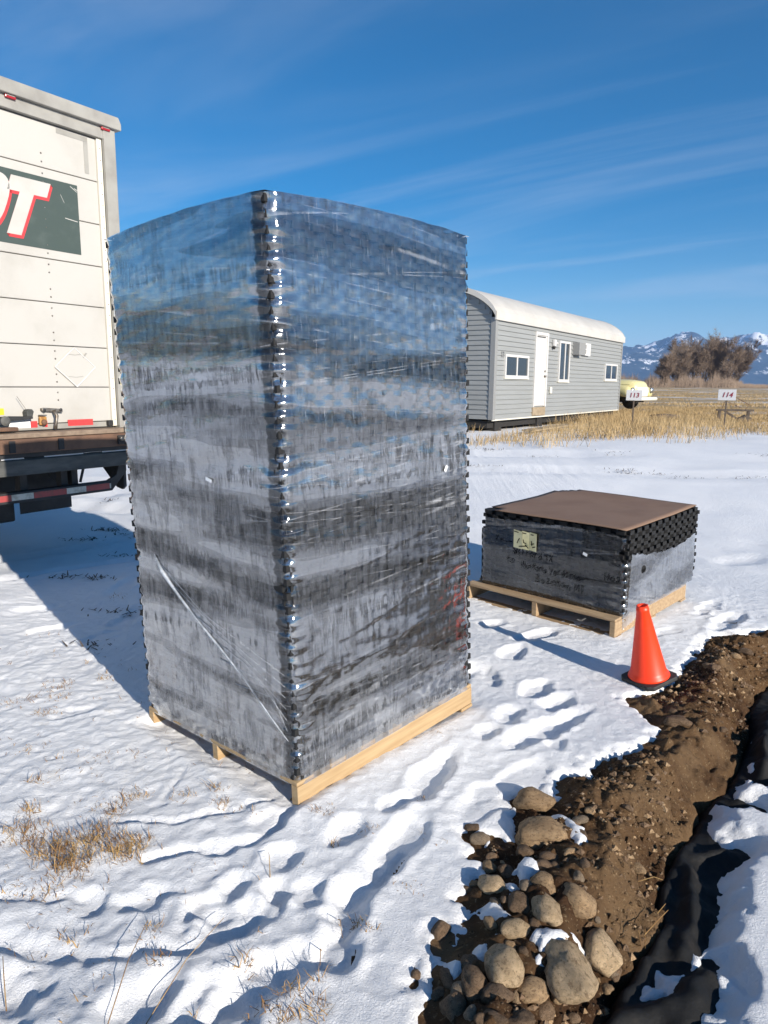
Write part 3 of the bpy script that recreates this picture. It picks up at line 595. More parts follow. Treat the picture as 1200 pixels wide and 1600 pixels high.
# low leafless brush along the far edge of the field
bm_ = MB(); rr = random.Random(5)
for i in range(14000):
    t = rr.random(); yy = rr.uniform(245, 330); pxx = 930 + 340 * t
    hmax = 6.5 if pxx < 1045 else (7.5 if pxx < 1155 else 2.0)
    x = (pxx - 600) / 1110 * yy * .985; z = float(1.32) - 0.3; hh = hmax * rr.uniform(.35, 1) * (0.75 + .35 * math.sin(pxx * .19) * math.sin(pxx * .061)); w = rr.uniform(.03, .07)
    b = Vector((x, yy, z)); e = b + Vector((rr.gauss(0, .9), rr.gauss(0, .6), hh)); bm_.add([b - Vector((w, 0, 0)), b + Vector((w, 0, 0)), e], [(0, 1, 2)])
    m_ = b.lerp(e, .5)
    for _ in range(2):
        e2 = m_ + Vector((rr.gauss(0, .8), rr.gauss(0, .5), rr.uniform(.3, 1.6))); bm_.add([m_ - Vector((w * .6, 0, 0)), m_ + Vector((w * .6, 0, 0)), e2], [(0, 1, 2)])
tag(link('brush', bm_.mesh('brush', False), M['twig']), 'low leafless brush along the far edge of the field', 'brush', kind='stuff')

# ------------------------------------------------------------------ dry grass
def blades(pts, hmin, hmax, w, lean, rr, bend=0.35):
    V = []; F_ = []
    for (x, y, z, sc) in pts:
        h = rr.uniform(hmin, hmax) * sc; a = rr.uniform(0, 6.283); q = Vector((math.cos(a), math.sin(a), 0)) * w * rr.uniform(.6, 1.2)
        d = Vector((rr.gauss(0, lean), rr.gauss(0, lean), 1)).normalized(); b = Vector((x, y, z)); m_ = b + d * h * .6
        e = m_ + (d + Vector((rr.gauss(0, bend), rr.gauss(0, bend), -.1))).normalized() * h * .4
        k = len(V); V += [b - q, b + q, m_ + q * .7, m_ - q * .7, e]; F_ += [(k, k + 1, k + 2, k + 3), (k + 3, k + 2, k + 4)]
    me = bpy.data.meshes.new('grass'); me.from_pydata([tuple(v) for v in V], [], F_); me.update(); return me
rr = random.Random(11); pts = []
tries = np.random.default_rng(3)
D_H = Vector((0.55885, 0.82927, 0)); N_H = Vector((0.82927, -0.55885, 0)); HP = Vector((2.664, 17.85, 0))   # house wall line
n_try = 90000
u = tries.uniform(-5, 26, n_try); v = tries.uniform(-3.0, 7.5, n_try)
X = HP.x + D_H.x * u + N_H.x * v; Y = HP.y + D_H.y * u + N_H.y * v
dens = fbm(X / 1.6, Y / 1.6, 3, 7) ; width = 4.2 - 0.02 * u + 1.4 * vnoise(u / 3.0, u * 0, 3)
front = sstep((Y - (13.6 + 0.35 * (X - 2)) + 0.8 * vnoise(X / 0.9, Y / 0.9, 12)) / 1.6)
ok = (tries.random(n_try) < np.clip(front * (0.75 + 0.6 * dens), 0, 1)) & ~((v < 0.25) & (u > -0.2) & (u < 10.9)) & (v > -2.6) & ~((u < 3.0) & (v < 0.9) & (v > -.2))
Zb = snow_h(X, Y)
for i in np.nonzero(ok)[0]:
    tall = (0.55 + 0.45 * min(1.0, max(0.0, (5.0 - v[i]) / 4.0))) * (1.0 if u[i] < 9 else 0.45) * (0.55 if (u[i] < 3.2 and v[i] < 2.2) else 1.0); pts.append((X[i], Y[i], Zb[i] - 0.02, tall))
gm = link('tall_dry_grass', blades(pts, .22, .55, .006, .28, rr), M['straw']); tag(gm, 'tall straw coloured dry grass in front of the small house', 'grass', kind='stuff')
# thinner grass far out in the field
n_try = 60000; Y = 24 + tries.uniform(0, 1, n_try) ** 1.6 * 150; X = Y * tries.uniform(0.28, 0.60, n_try)
ok = (fbm(X / 5.0, Y / 7.0, 4, 17) > -0.02); Zb = snow_h(X, Y)
pts = [(X[i], Y[i], Zb[i] - 0.02, 0.8) for i in np.nonzero(ok)[0]]
gm = link('field_stubble', blades(pts, .10, .28, .014, .35, rr), M['straw']); tag(gm, 'sparse dry stubble across the far snowy field', 'grass', kind='stuff')
# tufts and stalks in the near snow
pts = []; stalk = []
def tuft(px_, py_, n, r, sc):
    c = at(px_, py_)
    for _ in range(n):
        x = c.x + rr.gauss(0, r); y = c.y + rr.gauss(0, r * .8); pts.append((x, y, None, sc * rr.uniform(.5, 1.2)))
for a in [(30, 1300, 60, .05, 1), (110, 1350, 90, .05, 1), (85, 1330, 50, .04, 1), (120, 1320, 60, .06, .9), (155, 1310, 45, .035, 1), (190, 1335, 60, .035, 1), (205, 1315, 30, .03, .8), (60, 1310, 40, .04, .8), (225, 1318, 16, .012, .8), (45, 1265, 22, .025, .8), (55, 1225, 14, .02, .8),
          (210, 1242, 26, .03, .7), (170, 1262, 22, .03, .7), (180, 1270, 18, .025, .7), (335, 1237, 14, .02, .7), (285, 1245, 14, .02, .6), (455, 1545, 10, .012, 1), (498, 1530, 5, .010, 1), (405, 1575, 9, .016, 1), (440, 1592, 10, .02, 1), (490, 1585, 12, .022, 1), (385, 1500, 14, .015, .9),
          (558, 1430, 14, .014, .5), (575, 1445, 10, .01, .5), (505, 1268, 18, .02, .5), (520, 1310, 12, .015, .6), (90, 1070, 26, .05, .7), (75, 1090, 26, .06, .7), (20, 1095, 22, .05, .6), (165, 1060, 16, .03, .6), (65, 1115, 22, .04, .6), (105, 1460, 16, .025, .6), (30, 1385, 18, .03, .5), (345, 1260, 16, .02, .6), (235, 1455, 12, .015, .5), (245, 1500, 12, .015, .5),
          (250, 1105, 10, .03, .6), (40, 1170, 20, .06, .5), (120, 1190, 18, .06, .5), (200, 1180, 14, .05, .5), (190, 935, 16, .06, .5), (150, 1010, 14, .03, .5), (60, 1385, 14, .03, .5), (75, 1395, 10, .02, .5), (495, 1570, 8, .02, 1), (575, 1300, 8, .02, .5), (635, 1380, 8, .02, .4), (660, 1245, 8, .02, .4)]: tuft(*a)
for _ in range(520):
    x = rr.uniform(-2.6, 0.3); y = rr.uniform(1.5, 4.6)
    if vnoise(np.array([x / .35]), np.array([y / .35]), 29)[0] > 0.1: pts.append((x, y, None, rr.uniform(.3, .7)))
xy = np.array([(p[0], p[1]) for p in pts]); zz = snow_h(xy[:, 0], xy[:, 1])
pts = [(p[0], p[1], z - 0.004, p[3]) for p, z in zip(pts, zz)]
pts = [p for p in pts for _ in range(3)]; pts = [(p[0] + rr.gauss(0, .012), p[1] + rr.gauss(0, .012), p[2], p[3]) for p in pts]
me = blades(pts, .02, .075, .0016, .95, rr, .9)
gm = link('dry_grass_tufts', me, M['straw_near']); tag(gm, 'short dry grass tufts poking through the trodden snow', 'grass', kind='stuff')
mb = MB()
for (a, b, hgt) in [((232, 1450), (165, 1600), .0), ((350, 1430), (225, 1590), .0), ((5, 1500), (8, 1560), .0), ((500, 1500), (502, 1470), .0), ((535, 1460), (528, 1420), .0), ((420, 1335), (422, 1370), .0)]:
    A = at(*a); B = at(*b); A.z = snow_z(A.x, A.y) + .03; B.z = snow_z(B.x, B.y) + .005; m_ = (A + B) / 2 + Vector((0, 0, .03)); mb.tube([B, m_, A], [.0016, .0013, .0009], 4)
tag(mb.build('dry_stalks', M['straw_near']), 'long thin dry grass stalks lying over the snow', 'stalks', kind='stuff')
# dark scraps of turf showing along the furrows
mb = MB()
for (px_, py_, n) in [(975, 752, 90), (1072, 757, 60), (1030, 754, 30), (760, 727, 60), (745, 747, 40), (850, 731, 20), (955, 731, 30), (1185, 759, 40), (1160, 758, 20), (175, 782, 40), (170, 830, 60), (130, 845, 40), (200, 838, 30), (145, 905, 30), (190, 870, 20), (95, 905, 25), (190, 955, 40), (150, 1008, 20), (1200, 735, 30), (1170, 733, 20)]:
    c = at(px_, py_, 0.12 if px_ > 300 else 0)
    for _ in range(n):
        x = c.x + rr.gauss(0, .16 if px_ > 300 else .10); y = c.y + rr.gauss(0, .07 if px_ > 300 else .04); z = snow_z(x, y) if _ % 6 == 0 else z
        a = rr.uniform(0, 3.14); d = Vector((math.cos(a), math.sin(a), rr.uniform(0, .6))) * rr.uniform(.02, .06); q = Vector((-d.y, d.x, 0)).normalized() * .006; b = Vector((x, y, z + .004))
        mb.add([b - q, b + q, b + d + q * .4, b + d - q * .4], [(0, 1, 2, 3)])
tag(link('turf_scraps', mb.mesh('turf', False), M['oldwood']), 'dark scraps of turf showing along the snowy furrows', 'turf', kind='stuff')

# ------------------------------------------------------------------ loads of rubber tiles
def tile_outline(U, V, nu, nv, phase, depth, rr):
    pts = []
    def side(L, n, flip):
        p = L / n; out = []
        for i in range(n):
            a = i * p; t0, t1 = (a + p * .25, a + p * .75)
            lo, hi = (0.0, -depth)
            if flip: lo, hi = hi, lo
            k = p * .045 * (1 if not flip else -1)
            out += [(t0 + k, lo), (t0 - k, hi), (t1 + k, hi), (t1 - k, lo)]
        return out
    f = bool(phase)
    s = side(U, nu, f); pts += [(0 if not f else depth, 0 if not f else depth)] + [(a, -b - (0)) for a, b in [(q[0], -(-q[1])) for q in s]]
    return pts
def tile_mesh(name, U, V, nu, nv, ph, depth, T):
    # square-edged jigsaw mat: teeth stick out by `depth` all round, gaps between them; ph swaps teeth and gaps
    def edge(L, n, ph):
        p = L / n; r = []
        k = p * .05
        for i in range(n):
            a = i * p + p * .25; b = i * p + p * .75
            if not ph: r += [(a + k, depth), (a - k, 0), (b + k, 0), (b - k, depth)]
            else: r += [(a - k, 0), (a + k, depth), (b - k, depth), (b + k, 0)]
        return r
    c = depth
    cor = 0 if ph else depth
    pts = []
    pts += [(cor, cor)] + [(max(cor, min(U - cor, a)), b) for a, b in edge(U, nu, ph)]
    pts += [(U - cor, cor)] + [(U - b, max(cor, min(V - cor, a))) for a, b in edge(V, nv, ph)]
    pts += [(U - cor, V - cor)] + [(U - max(cor, min(U - cor, a)), V - b) for a, b in edge(U, nu, ph)]
    pts += [(cor, V - cor)] + [(b, V - max(cor, min(V - cor, a))) for a, b in edge(V, nv, ph)]
    n = len(pts); vs = [(a, b, 0) for a, b in pts] + [(a, b, T) for a, b in pts] + [(U / 2, V / 2, 0), (U / 2, V / 2, T)]
    m = MB(); fs = [(i, (i + 1) % n, (i + 1) % n + n, i + n) for i in range(n)]
    inner = [(U * .06, V * .06), (U * .94, V * .06), (U * .94, V * .94), (U * .06, V * .94)]
    m.add(vs, fs + [(2 * n, (i + 1) % n, i) for i in range(n)] + [(2 * n + 1, i + n, (i + 1) % n + n) for i in range(n)])
    me = m.mesh(name, False); me.materials.append(M['rubber']); return me
def pallet(name, U, V, zb, zt, material, label, stringers_along_x=True):
    # three stringers, boards across them above and below
    root = empty(name); h = zt - zb; bt = .018
    for k in range(3):
        a = [0, (V - .038) / 2, V - .038][k]
        MB().box(0, U, a, a + .038, zb + bt, zt - bt).build('stringer', material, root, bevel=.003)
    n = 7; w = .092
    for k in range(n):
        a = (U - w) * k / (n - 1)
        MB().box(a, a + w, .002, V - .002, zt - bt + .001, zt).build('deck_board', material, root, bevel=.003)
    for k in range(3):
        a = (U - w) * k / 2
        MB().box(a, a + w, -.004, V + .004, zb, zb + bt - .001).build('bottom_board', material, root, bevel=.003)
    tag(root, label, 'pallet', 'wooden pallets under the loads'); return root

def film_mesh(name, x0, x1, y0, y1, z0, z1, disp, du, dz, hole=None, top=None):
    """skin round the rectangle x0..x1, y0..y1. s runs from the far end of the y side (x0,y1) -> near corner (x0,y0) -> along x -> back."""
    Vl, Ul = y1 - y0, x1 - x0; rc = .028
    def pos(s):
        if s < Vl: return (x0, y1 - s, -1, 0)
        s -= Vl
        if s < Ul: return (x0 + s, y0, 0, -1)
        s -= Ul
        if s < Vl: return (x1, y0 + s, 1, 0)
        s -= Vl
        return (x1 - s, y1, 0, 1)
    per = 2 * (Ul + Vl)
    ss = list(np.linspace(0, Vl, int(Vl / du) + 1)[:-1]) + list(Vl + np.linspace(0, Ul, int(Ul / du) + 1)[:-1]) + list(Vl + Ul + np.linspace(0, Vl, 90)[:-1]) + list(2 * Vl + Ul + np.linspace(0, Ul, 90))
    ss = np.array(ss); zs = np.linspace(z0, z1, int((z1 - z0) / dz) + 1)
    SS, ZZ = np.meshgrid(ss, zs)
    B = np.array([pos(min(s, per - 1e-6)) for s in ss])
    # rounded corners: pull points near a corner in, and blend normals
    cx = (x0 + x1) / 2; cy = (y0 + y1) / 2
    nx = B[:, 2].copy(); ny = B[:, 3].copy(); bx = B[:, 0].copy(); by = B[:, 1].copy()
    for i, s in enumerate(ss):
        for c in (0, Vl, Vl + Ul, 2 * Vl + Ul, per):
            d = abs(s - c)
            if d < 2 * rc:
                t = 1 - d / (2 * rc); px_, py_ = (math.copysign(1, bx[i] - cx), math.copysign(1, by[i] - cy))
                q = t * t * rc * .42
                bx[i] -= px_ * q; by[i] -= py_ * q
                w = .5 * t
                n2 = np.array([nx[i] * (1 - w) + (px_ - nx[i] if nx[i] == 0 else 0) * w * 1.0, ny[i] * (1 - w) + (py_ - ny[i] if ny[i] == 0 else 0) * w])
                n2 /= np.linalg.norm(n2); nx[i], ny[i] = n2
    Dp = disp(SS, ZZ, Vl, Ul)
    X = bx[None, :] + nx[None, :] * Dp; Y = by[None, :] + ny[None, :] * Dp; Z = ZZ.copy()
    if top is not None: X, Y, Z = top(X, Y, Z)
    keep = None if hole is None else hole(SS, ZZ, Vl, Ul)
    me = grid_mesh(name, X, Y, Z, keep)
    uv = me.uv_layers.new(name='UVMap'); li = np.empty(len(me.loops), np.int32); me.loops.foreach_get('vertex_index', li)
    co = np.stack([SS.ravel(), ZZ.ravel()], -1)[li]; uv.data.foreach_set('uv', co.astype(np.float32).ravel())
    return me

# ---- the tall load
BIG_P = Vector((-0.32, 2.50, 0.0)); BIG_A = R_(48.5)
tilt = Matrix.Rotation(R_(-2.2), 4, 'Y'); rotz = Matrix.Rotation(BIG_A, 4, 'Z')
big_rot = (tilt @ rotz).to_euler()
U1, V1, PZ = 1.168, 1.08, 0.085
pal = pallet('wooden_pallet', U1, V1, -0.035, PZ, M['pine'], 'pale pine pallet half sunk in snow under the tall wrapped load')
pal.location = BIG_P; pal.rotation_euler = big_rot
big = empty('wrapped_tile_stack', BIG_P, big_rot)
tag(big, 'head high stack of black interlocking rubber tiles wrapped in clear stretch film', 'tile stack')
NT, TT = 80, 0.02690; TOPZ = PZ + NT * TT
tm = [tile_mesh('tile', U1 - .006, V1 - .006, 12, 11, k, .022, TT - .0008) for k in (0, 1)]
def droop(x, y, z):
    a = np.clip((x / U1 - .5) * 2, -1, 1); b = np.clip((y / V1 - .5) * 2, -1, 1)
    w = np.clip((z - 1.55) / (TOPZ - 1.55), 0, 1) ** 2
    return -w * (.017 * (a * a * b * b) ** 1.2 - .004 * (1 - a * a * b * b)) 
rr = random.Random(21)
for k in range(NT):
    z = PZ + .0015 + k * TT
    if k >= NT - 22:
        me = tm[k % 2].copy(); n = len(me.vertices); co = np.empty(n * 3, np.float32); me.vertices.foreach_get('co', co); co = co.reshape(-1, 3)
        co[:, 2] += droop(co[:, 0], co[:, 1], np.full(n, z)); me.vertices.foreach_set('co', co.ravel())
    else: me = tm[k % 2]
    o = bpy.data.objects.new('tile', me); COL.objects.link(o); o.parent = big
    o.location = (.003 + rr.gauss(0, .0015), .003 + rr.gauss(0, .0015), z)
NU, NV = 12, 11
def disp_big(s, z, Vl, Ul):
    left = (s < Vl); right = (s >= Vl) & (s < Vl + Ul); u = s - Vl
    up = sstep((z - 1.0) / .6)
    lay = z / (2 * TT)
    d = np.full(s.shape, .006)
    ph = .5 - .5 * np.cos(2 * np.pi * u / (Ul / NU))
    d += np.where(right, (.0006 + .0042 * up) * (ph ** 3 - .4), 0)
    d += .0004 * sstep(.5 + 2.2 * np.cos(2 * np.pi * s / .0996) * np.cos(2 * np.pi * lay)) * (.5 + .5 * vnoise(s / .15, z / .12, 76))
    d += np.where(right, .0011 * fbm(s / .07, z / .045, 2, 75) * sstep((1.15 - z) / .3) * sstep((u - .55) / .3), 0)
    d += np.where(right, .0007 * np.cos(2 * np.pi * lay) * (.3 + .7 * up) * np.cos(2 * np.pi * u / (Ul / NU)), 0)
    d += np.where(left, .0004 * np.cos(2 * np.pi * s / (Vl / NV)), 0)
    dc = np.minimum(np.minimum(np.abs(s - Vl), np.abs(s - Vl - Ul)), np.minimum(s, np.abs(2 * (Ul + Vl) - s)))
    jit = .5 + .5 * np.cos(2 * np.pi * (lay + .30 * vnoise(z / .07, s * 0, 77)))
    Lr = np.floor(lay); ra = (.5 + .5 * vnoise(Lr * 1.7, s * 0 + np.where(left, 3.3, 9.1), 79)) ** 2 * 1.4; rb = .5 + .5 * vnoise(Lr * 2.3, s * 0 + np.where(left, 5.3, 2.1), 78)
    d -= (.005 + .016 * ra) * jit ** .8 * np.exp(-(dc / (.016 + .035 * rb)) ** 1.3)
    d += .005 * vnoise(dc / .06, z / .03, 80) * np.exp(-dc / .07)
    sg = np.where(left, -.16, np.where(right, .12, 0)); zz = z + sg * (s - Vl)
    d += (.0046 * fbm(s / .75, zz / .17, 2, 85) + .0016 * fbm(s / .22, zz / .05, 2, 87)) * (1 - .6 * sstep((z - 1.35) / .4))
    d += .0005 * fbm(s / .018, z / .16, 2, 89) + .00028 * fbm(s / .2, zz / .012, 2, 90)
    # a gathered rope of film slanting down the left side
    q = seg_dist(s, z, np.array([(.20, .86), (.38, .70), (.62, .56), (.80, .44), (.95, .33), (1.05, .27)]))
    d += np.where(left, .002 * np.exp(-(q / .010) ** 2) + .0018 * np.exp(-(q / .05) ** 2) * np.sin(q / .005), 0)
    # edges of the film bands
    for (za, zb_, fl) in ((1.93, 1.86, 0), (1.60, 1.63, 0), (1.42, 1.35, 0), (1.18, 1.14, 0), (.92, .74, 0), (1.74, 1.66, 1), (1.36, 1.42, 1), (1.10, 1.20, 1), (.80, 1.0, 1), (.55, .74, 1), (.38, .60, 1)):
        loc = (s / Vl) if fl == 0 else (u / Ul); e = z - (za + (zb_ - za) * np.clip(loc, 0, 1)) - .01 * fbm(s / .2, z / 9, 2, 95 + int(za * 50))
        d += np.where(left if fl == 0 else right, .0016 * np.exp(-(e / .006) ** 2) + .0012 * sstep(e / .012), 0)
    # pinched in over the pallet edge
    d -= .004 * sstep((.13 - z) / .05)
    return d
def top_big(X, Y, Z):
    return X, Y, Z + droop(X, Y, Z)
fm = film_mesh('stretch_film', .0, U1, .0, V1, PZ - .020, TOPZ + .006, disp_big, .0095, .0087, None, top_big)
fo = link('stretch_film', fm, M['film'], big)
tag(fo, 'glossy clear stretch film with milky bands and creases')
# the gathered twist of film hanging loose on the left side
tw = MB(); tp = [(.20, .87), (.26, .80), (.38, .70), (.50, .625), (.62, .56), (.80, .44), (.95, .33), (1.06, .26)]
tw.tube([(-.012 - .004 * math.sin(i * 2.1), V1 - a, b) for i, (a, b) in enumerate(tp)], [.003, .009, .006, .004, .005, .0035, .003, .001], 7)
for k in range(6): tw.tube([(-.010, V1 - .24 - .1 * k, .83 - .085 * k), (-.0095, V1 - .55 - .085 * k, .66 - .05 * k), (-.009, V1 - 1.05, .52 - .045 * k)], [.0016, .0012, .0008], 4)
M['film_twist'] = mat('crumpled white film', (0.44, 0.46, 0.50), 0.35, (0.26, 0.28, 0.31), 40, 0.4, 0.6, 0.6, 0.003, 90)
tag(tw.build('film_twist', M['film_twist'], big, smooth=True), 'whitish gathered twist of film', kind='stuff')
# film folded over the top
tx_ = np.linspace(-.004, U1 + .004, 60); ty_ = np.linspace(-.004, V1 + .004, 60); TX, TY = np.meshgrid(tx_, ty_)
edge = np.minimum(np.minimum(TX, U1 - TX), np.minimum(TY, V1 - TY))
TZ = TOPZ + .0075 + droop(TX, TY, np.full(TX.shape, TOPZ)) + .002 * fbm(TX / .1, TY / .1, 2, 99)
tme = grid_mesh('film_flap', TX, TY, TZ, edge < .16); uv = tme.uv_layers.new(name='UVMap'); li = np.empty(len(tme.loops), np.int32); tme.loops.foreach_get('vertex_index', li)
uv.data.foreach_set('uv', np.stack([TX.ravel(), TY.ravel()], -1)[li].astype(np.float32).ravel())
link('film_flap', tme, M['film'], big)
def sticker(parent, name, face, s, z, w, h, m, rot=0, off=.010, V=1.08):
    c, q = math.cos(rot), math.sin(rot); pts = []
    for a, b in ((-w / 2, -h / 2), (w / 2, -h / 2), (w / 2, h / 2), (-w / 2, h / 2)):
        e, g = s + a * c - b * q, z + a * q + b * c
        pts.append((-off, V - e, g) if face == 'L' else (e, -off, g))
    t = .0008
    ext = [(p[0] - t, p[1], p[2]) if face == 'L' else (p[0], p[1] - t, p[2]) for p in pts]
    return MB().add(pts + ext, [(0, 1, 2, 3), (7, 6, 5, 4), (0, 4, 5, 1), (1, 5, 6, 2), (2, 6, 7, 3), (3, 7, 4, 0)]).build(name, m, parent)
sticker(big, 'paper_tag', 'R', .96, 1.20, .016, .030, M['paper'], -.6, .013)
sticker(big, 'paper_tag', 'L', .66, 1.235, .040, .014, M['paper'], -.25, .013)

# ---- the low load
SN = at(960, 998); SM_A = math.atan2(0.7157, 0.6984)
sm_rot = (Matrix.Rotation(R_(-1.6), 4, Vector((-math.sin(SM_A), math.cos(SM_A), 0))) @ Matrix.Rotation(SM_A, 4, 'Z')).to_euler()
U2, V2 = 1.13, 1.21
pal2 = pallet('wooden_pallet', U2, V2, -.012, .125, M['pine_old'], 'darker worn pallet under the low load with the brown board')
pal2.location = SN; pal2.rotation_euler = sm_rot
low = empty('wrapped_tile_stack', SN, sm_rot)
tag(low, 'low stack of black rubber tiles in torn stretch film with handwriting, beside the traffic cone', 'tile stack')
TS = 1.14; N2 = 21; T2 = .0268; OX, OY = .085, -.012
tm2 = [tile_mesh('tile', TS, TS, 11, 11, k, .026, T2 - .0008) for k in (0, 1)]
rr = random.Random(4)
for k in range(N2):
    o = bpy.data.objects.new('tile', tm2[k % 2]); COL.objects.link(o); o.parent = low
    jx = rr.gauss(0, .002); jy = rr.gauss(0, .003)
    if k in (15, 16): jx += .022; jy += .006
    if k in (18, 19, 20): jx += .006; jy -= .004
    if k == 17: jx -= .006
    o.location = (OX + jx, OY + jy, .127 + k * T2); o.rotation_euler = (0, 0, rr.gauss(0, .003))
Z2T = .127 + N2 * T2
def disp_low(s, z, Vl, Ul):
    left = (s < Vl); u = s - Vl; right = (u >= 0) & (u < Ul)
    lay = z / (2 * T2); d = np.full(s.shape, .010)
    d += np.where(left, .0006 * np.cos(2 * np.pi * s / (Vl / 11)), 0)
    dc = np.minimum(np.abs(s - Vl), np.abs(s - Vl - Ul)); dc = np.minimum(dc, s)
    d -= .010 * (.5 + .5 * np.cos(2 * np.pi * lay)) * np.exp(-(dc / .022) ** 1.3)
    sg = np.where(left, -.06, .28); zz = z + sg * (s - Vl)
    d += .0030 * fbm(s / .6, zz / .12, 2, 101) + .0007 * fbm(s / .4, zz / .022, 2, 103) + .0005 * fbm(s / .5, zz / .009, 2, 105)
    d += np.where(right, -.006 + .004 * np.sin(np.clip(u / Ul, 0, 1) * np.pi), 0)
    d -= np.where(right, 0, .02 * sstep((.15 - z) / .04))
    return d
def hole_low(s, z, Vl, Ul):
    u = s - Vl; right = (u >= 0) & (u < Ul); left = s < Vl
    lim_r = .575 - .085 * np.sin(np.clip(u / Ul, 0, 1) * np.pi) ** .7 - .05 * (u / Ul) + .008 * fbm(s / .05, z * 0, 2, 111)
    lim_l = Z2T - .06 + .05 * (s / Vl) - .04 * (s / Vl) ** 6
    k = np.where(right, z < lim_r, np.where(left, z < lim_l + .01, z < .55))
    dx = (s - Vl - .012) / .055; dz = (z - .535) / .05
    k &= ~((dx * dx + dz * dz + .35 * fbm(s / .03, z / .03, 2, 113)) < 1)
    dx = (u - .24) / .028; dz = (z - .40) / .022
    k &= ~((dx * dx + dz * dz + .3 * fbm(s / .02, z / .02, 2, 115)) < 1)
    k &= ~((left) & (s < .04) & (z > .56))
    k &= ~(right & (z < .118 - .085 * (1 - np.clip(u / .35, 0, 1))))
    return k
fx0, fx1, fy0, fy1 = OX - .002, OX + TS + .004, OY - .002, OY + TS + .004
fm = film_mesh('stretch_film', fx0, fx1, fy0, fy1, .03, Z2T, disp_low, .0085, .008, lambda s, z, Vl, Ul: hole_low(s, z, Vl, Ul) & ~((s < Vl) & (z < .112)) & ~((s >= Vl + Ul) & (z < .112)))
# left face is thin and clear, right face taut and milky
fm.materials.append(M['film_clear']); fm.materials.append(M['film_milky'])
lv = np.empty(len(fm.loops), np.int32); fm.loops.foreach_get('vertex_index', lv); ua = np.empty(len(fm.loops) * 2, np.float32); fm.uv_layers[0].data.foreach_get('uv', ua)
um = ua.reshape(-1, 4, 2)[:, :, 0].mean(1); fm.polygons.foreach_set('material_index', ((um > (fy1 - fy0)) & (um < (fy1 - fy0) + (fx1 - fx0))).astype(np.int32)); fm.update()
tag(link('stretch_film', fm, None, low), 'torn clear film, milky on one side')
def lpt(s, z, off=.020): return Vector((fx0 - off, fy1 - s, z))
# shipping paper folded twice and a small tag, on the film
lab = MB()
for k, (a, b, o0, o1) in enumerate(((.30, .372, .018, .022), (.374, .430, .022, .018), (.432, .492, .018, .023))):
    p = [lpt(a, .455, o0), lpt(b, .455 - .004, o1), lpt(b, .585 - .006, o1), lpt(a, .585, o0)]; q = [v + Vector((.001, 0, 0)) for v in p]
    lab.add(p + q, [(3, 2, 1, 0), (4, 5, 6, 7), (0, 1, 5, 4), (1, 2, 6, 5), (2, 3, 7, 6), (3, 0, 4, 7)])
lb = lab.build('shipping_label', M['label_y'], low)
lk = MB()
for (a, b, c, d) in ((.34, .506, .355, .53), (.335, .49, .34, .505), (.35, .47, .42, .482), (.385, .505, .41, .498), (.385, .525, .389, .505), (.40, .49, .43, .468), (.448, .50, .475, .508), (.452, .525, .458, .49), (.46, .478, .485, .487), (.306, .575, .345, .570), (.375, .572, .41, .570), (.445, .569, .47, .569)):
    A = lpt(a, b, .026); B = lpt(c, d, .026); t = (B - A).normalized(); q = Vector((0, -t.z, t.y)) * .0035; lk.add([A - q, A + q, B + q, B - q], [(0, 1, 2, 3)])
tag(link('label_print', lk.mesh('p', False), M['ink'], lb), 'black print and marker strokes', kind='stuff')
MB().add([lpt(.845, .497, .018), lpt(.875, .485, .018), lpt(.880, .503, .018), lpt(.850, .515, .018), lpt(.845, .497, .0165), lpt(.875, .485, .0165), lpt(.880, .503, .0165), lpt(.850, .515, .0165)], [(3, 2, 1, 0), (4, 5, 6, 7), (0, 1, 5, 4), (1, 2, 6, 5), (2, 3, 7, 6), (3, 0, 4, 7)]).build('paper_tag', M['paper'], low)
# marker handwriting
G = {'M': [[(0, 0), (.15, 1), (.5, .25), (.85, 1), (1, 0)]], 'o': [[(.5, 0), (.1, .2), (.12, .5), (.5, .62), (.85, .4), (.8, .1), (.5, 0)]], 'n': [[(.1, 0), (.15, .6)], [(.13, .4), (.5, .62), (.8, .45), (.85, 0)]], 't': [[(.45, 1), (.45, .05), (.7, 0)], [(.1, .65), (.85, .7)]],
     'a': [[(.8, .55), (.4, .62), (.1, .3), (.35, 0), (.75, .3), (.8, .55), (.85, 0)]], 'Y': [[(0, 1), (.45, .5)], [(.95, 1), (.3, -.1)]], 'r': [[(.2, 0), (.25, .6)], [(.22, .4), (.5, .62), (.85, .55)]], 'd': [[(.8, .5), (.4, .6), (.1, .25), (.4, 0), (.8, .2)], [(.85, 1), (.82, 0)]],
     's': [[(.8, .55), (.4, .65), (.25, .42), (.7, .25), (.6, .02), (.15, .05)]], 'c': [[(.8, .5), (.4, .6), (.12, .3), (.4, 0), (.85, .1)]], 'm': [[(.05, 0), (.1, .6), (.3, .5), (.45, 0)], [(.45, .4), (.7, .6), (.9, .4), (.95, 0)]], 'B': [[(.1, 0), (.15, 1), (.7, .85), (.6, .55), (.2, .5), (.8, .35), (.75, .05), (.1, 0)]],
     'z': [[(.1, .6), (.8, .6), (.15, 0), (.9, .05)]], 'e': [[(.15, .3), (.8, .38), (.6, .62), (.2, .5), (.15, .15), (.5, 0), (.85, .1)]], 'T': [[(.5, 1), (.48, 0)], [(0, .95), (1, 1)]], 'X': [[(0, 0), (.9, 1)], [(.05, 1), (.95, 0)]], 'F': [[(.2, 0), (.2, 1), (.9, 1)], [(.2, .55), (.7, .55)]],
     'W': [[(0, 1), (.25, 0), (.5, .7), (.75, 0), (1, 1)]], 'H': [[(.1, 0), (.15, 1)], [(.85, 0), (.9, 1)], [(.1, .5), (.9, .5)]], 'R': [[(.1, 0), (.15, 1), (.8, .8), (.2, .5), (.9, 0)]], '-': [[(0, .4), (1.0, .35)]], ' ': []}
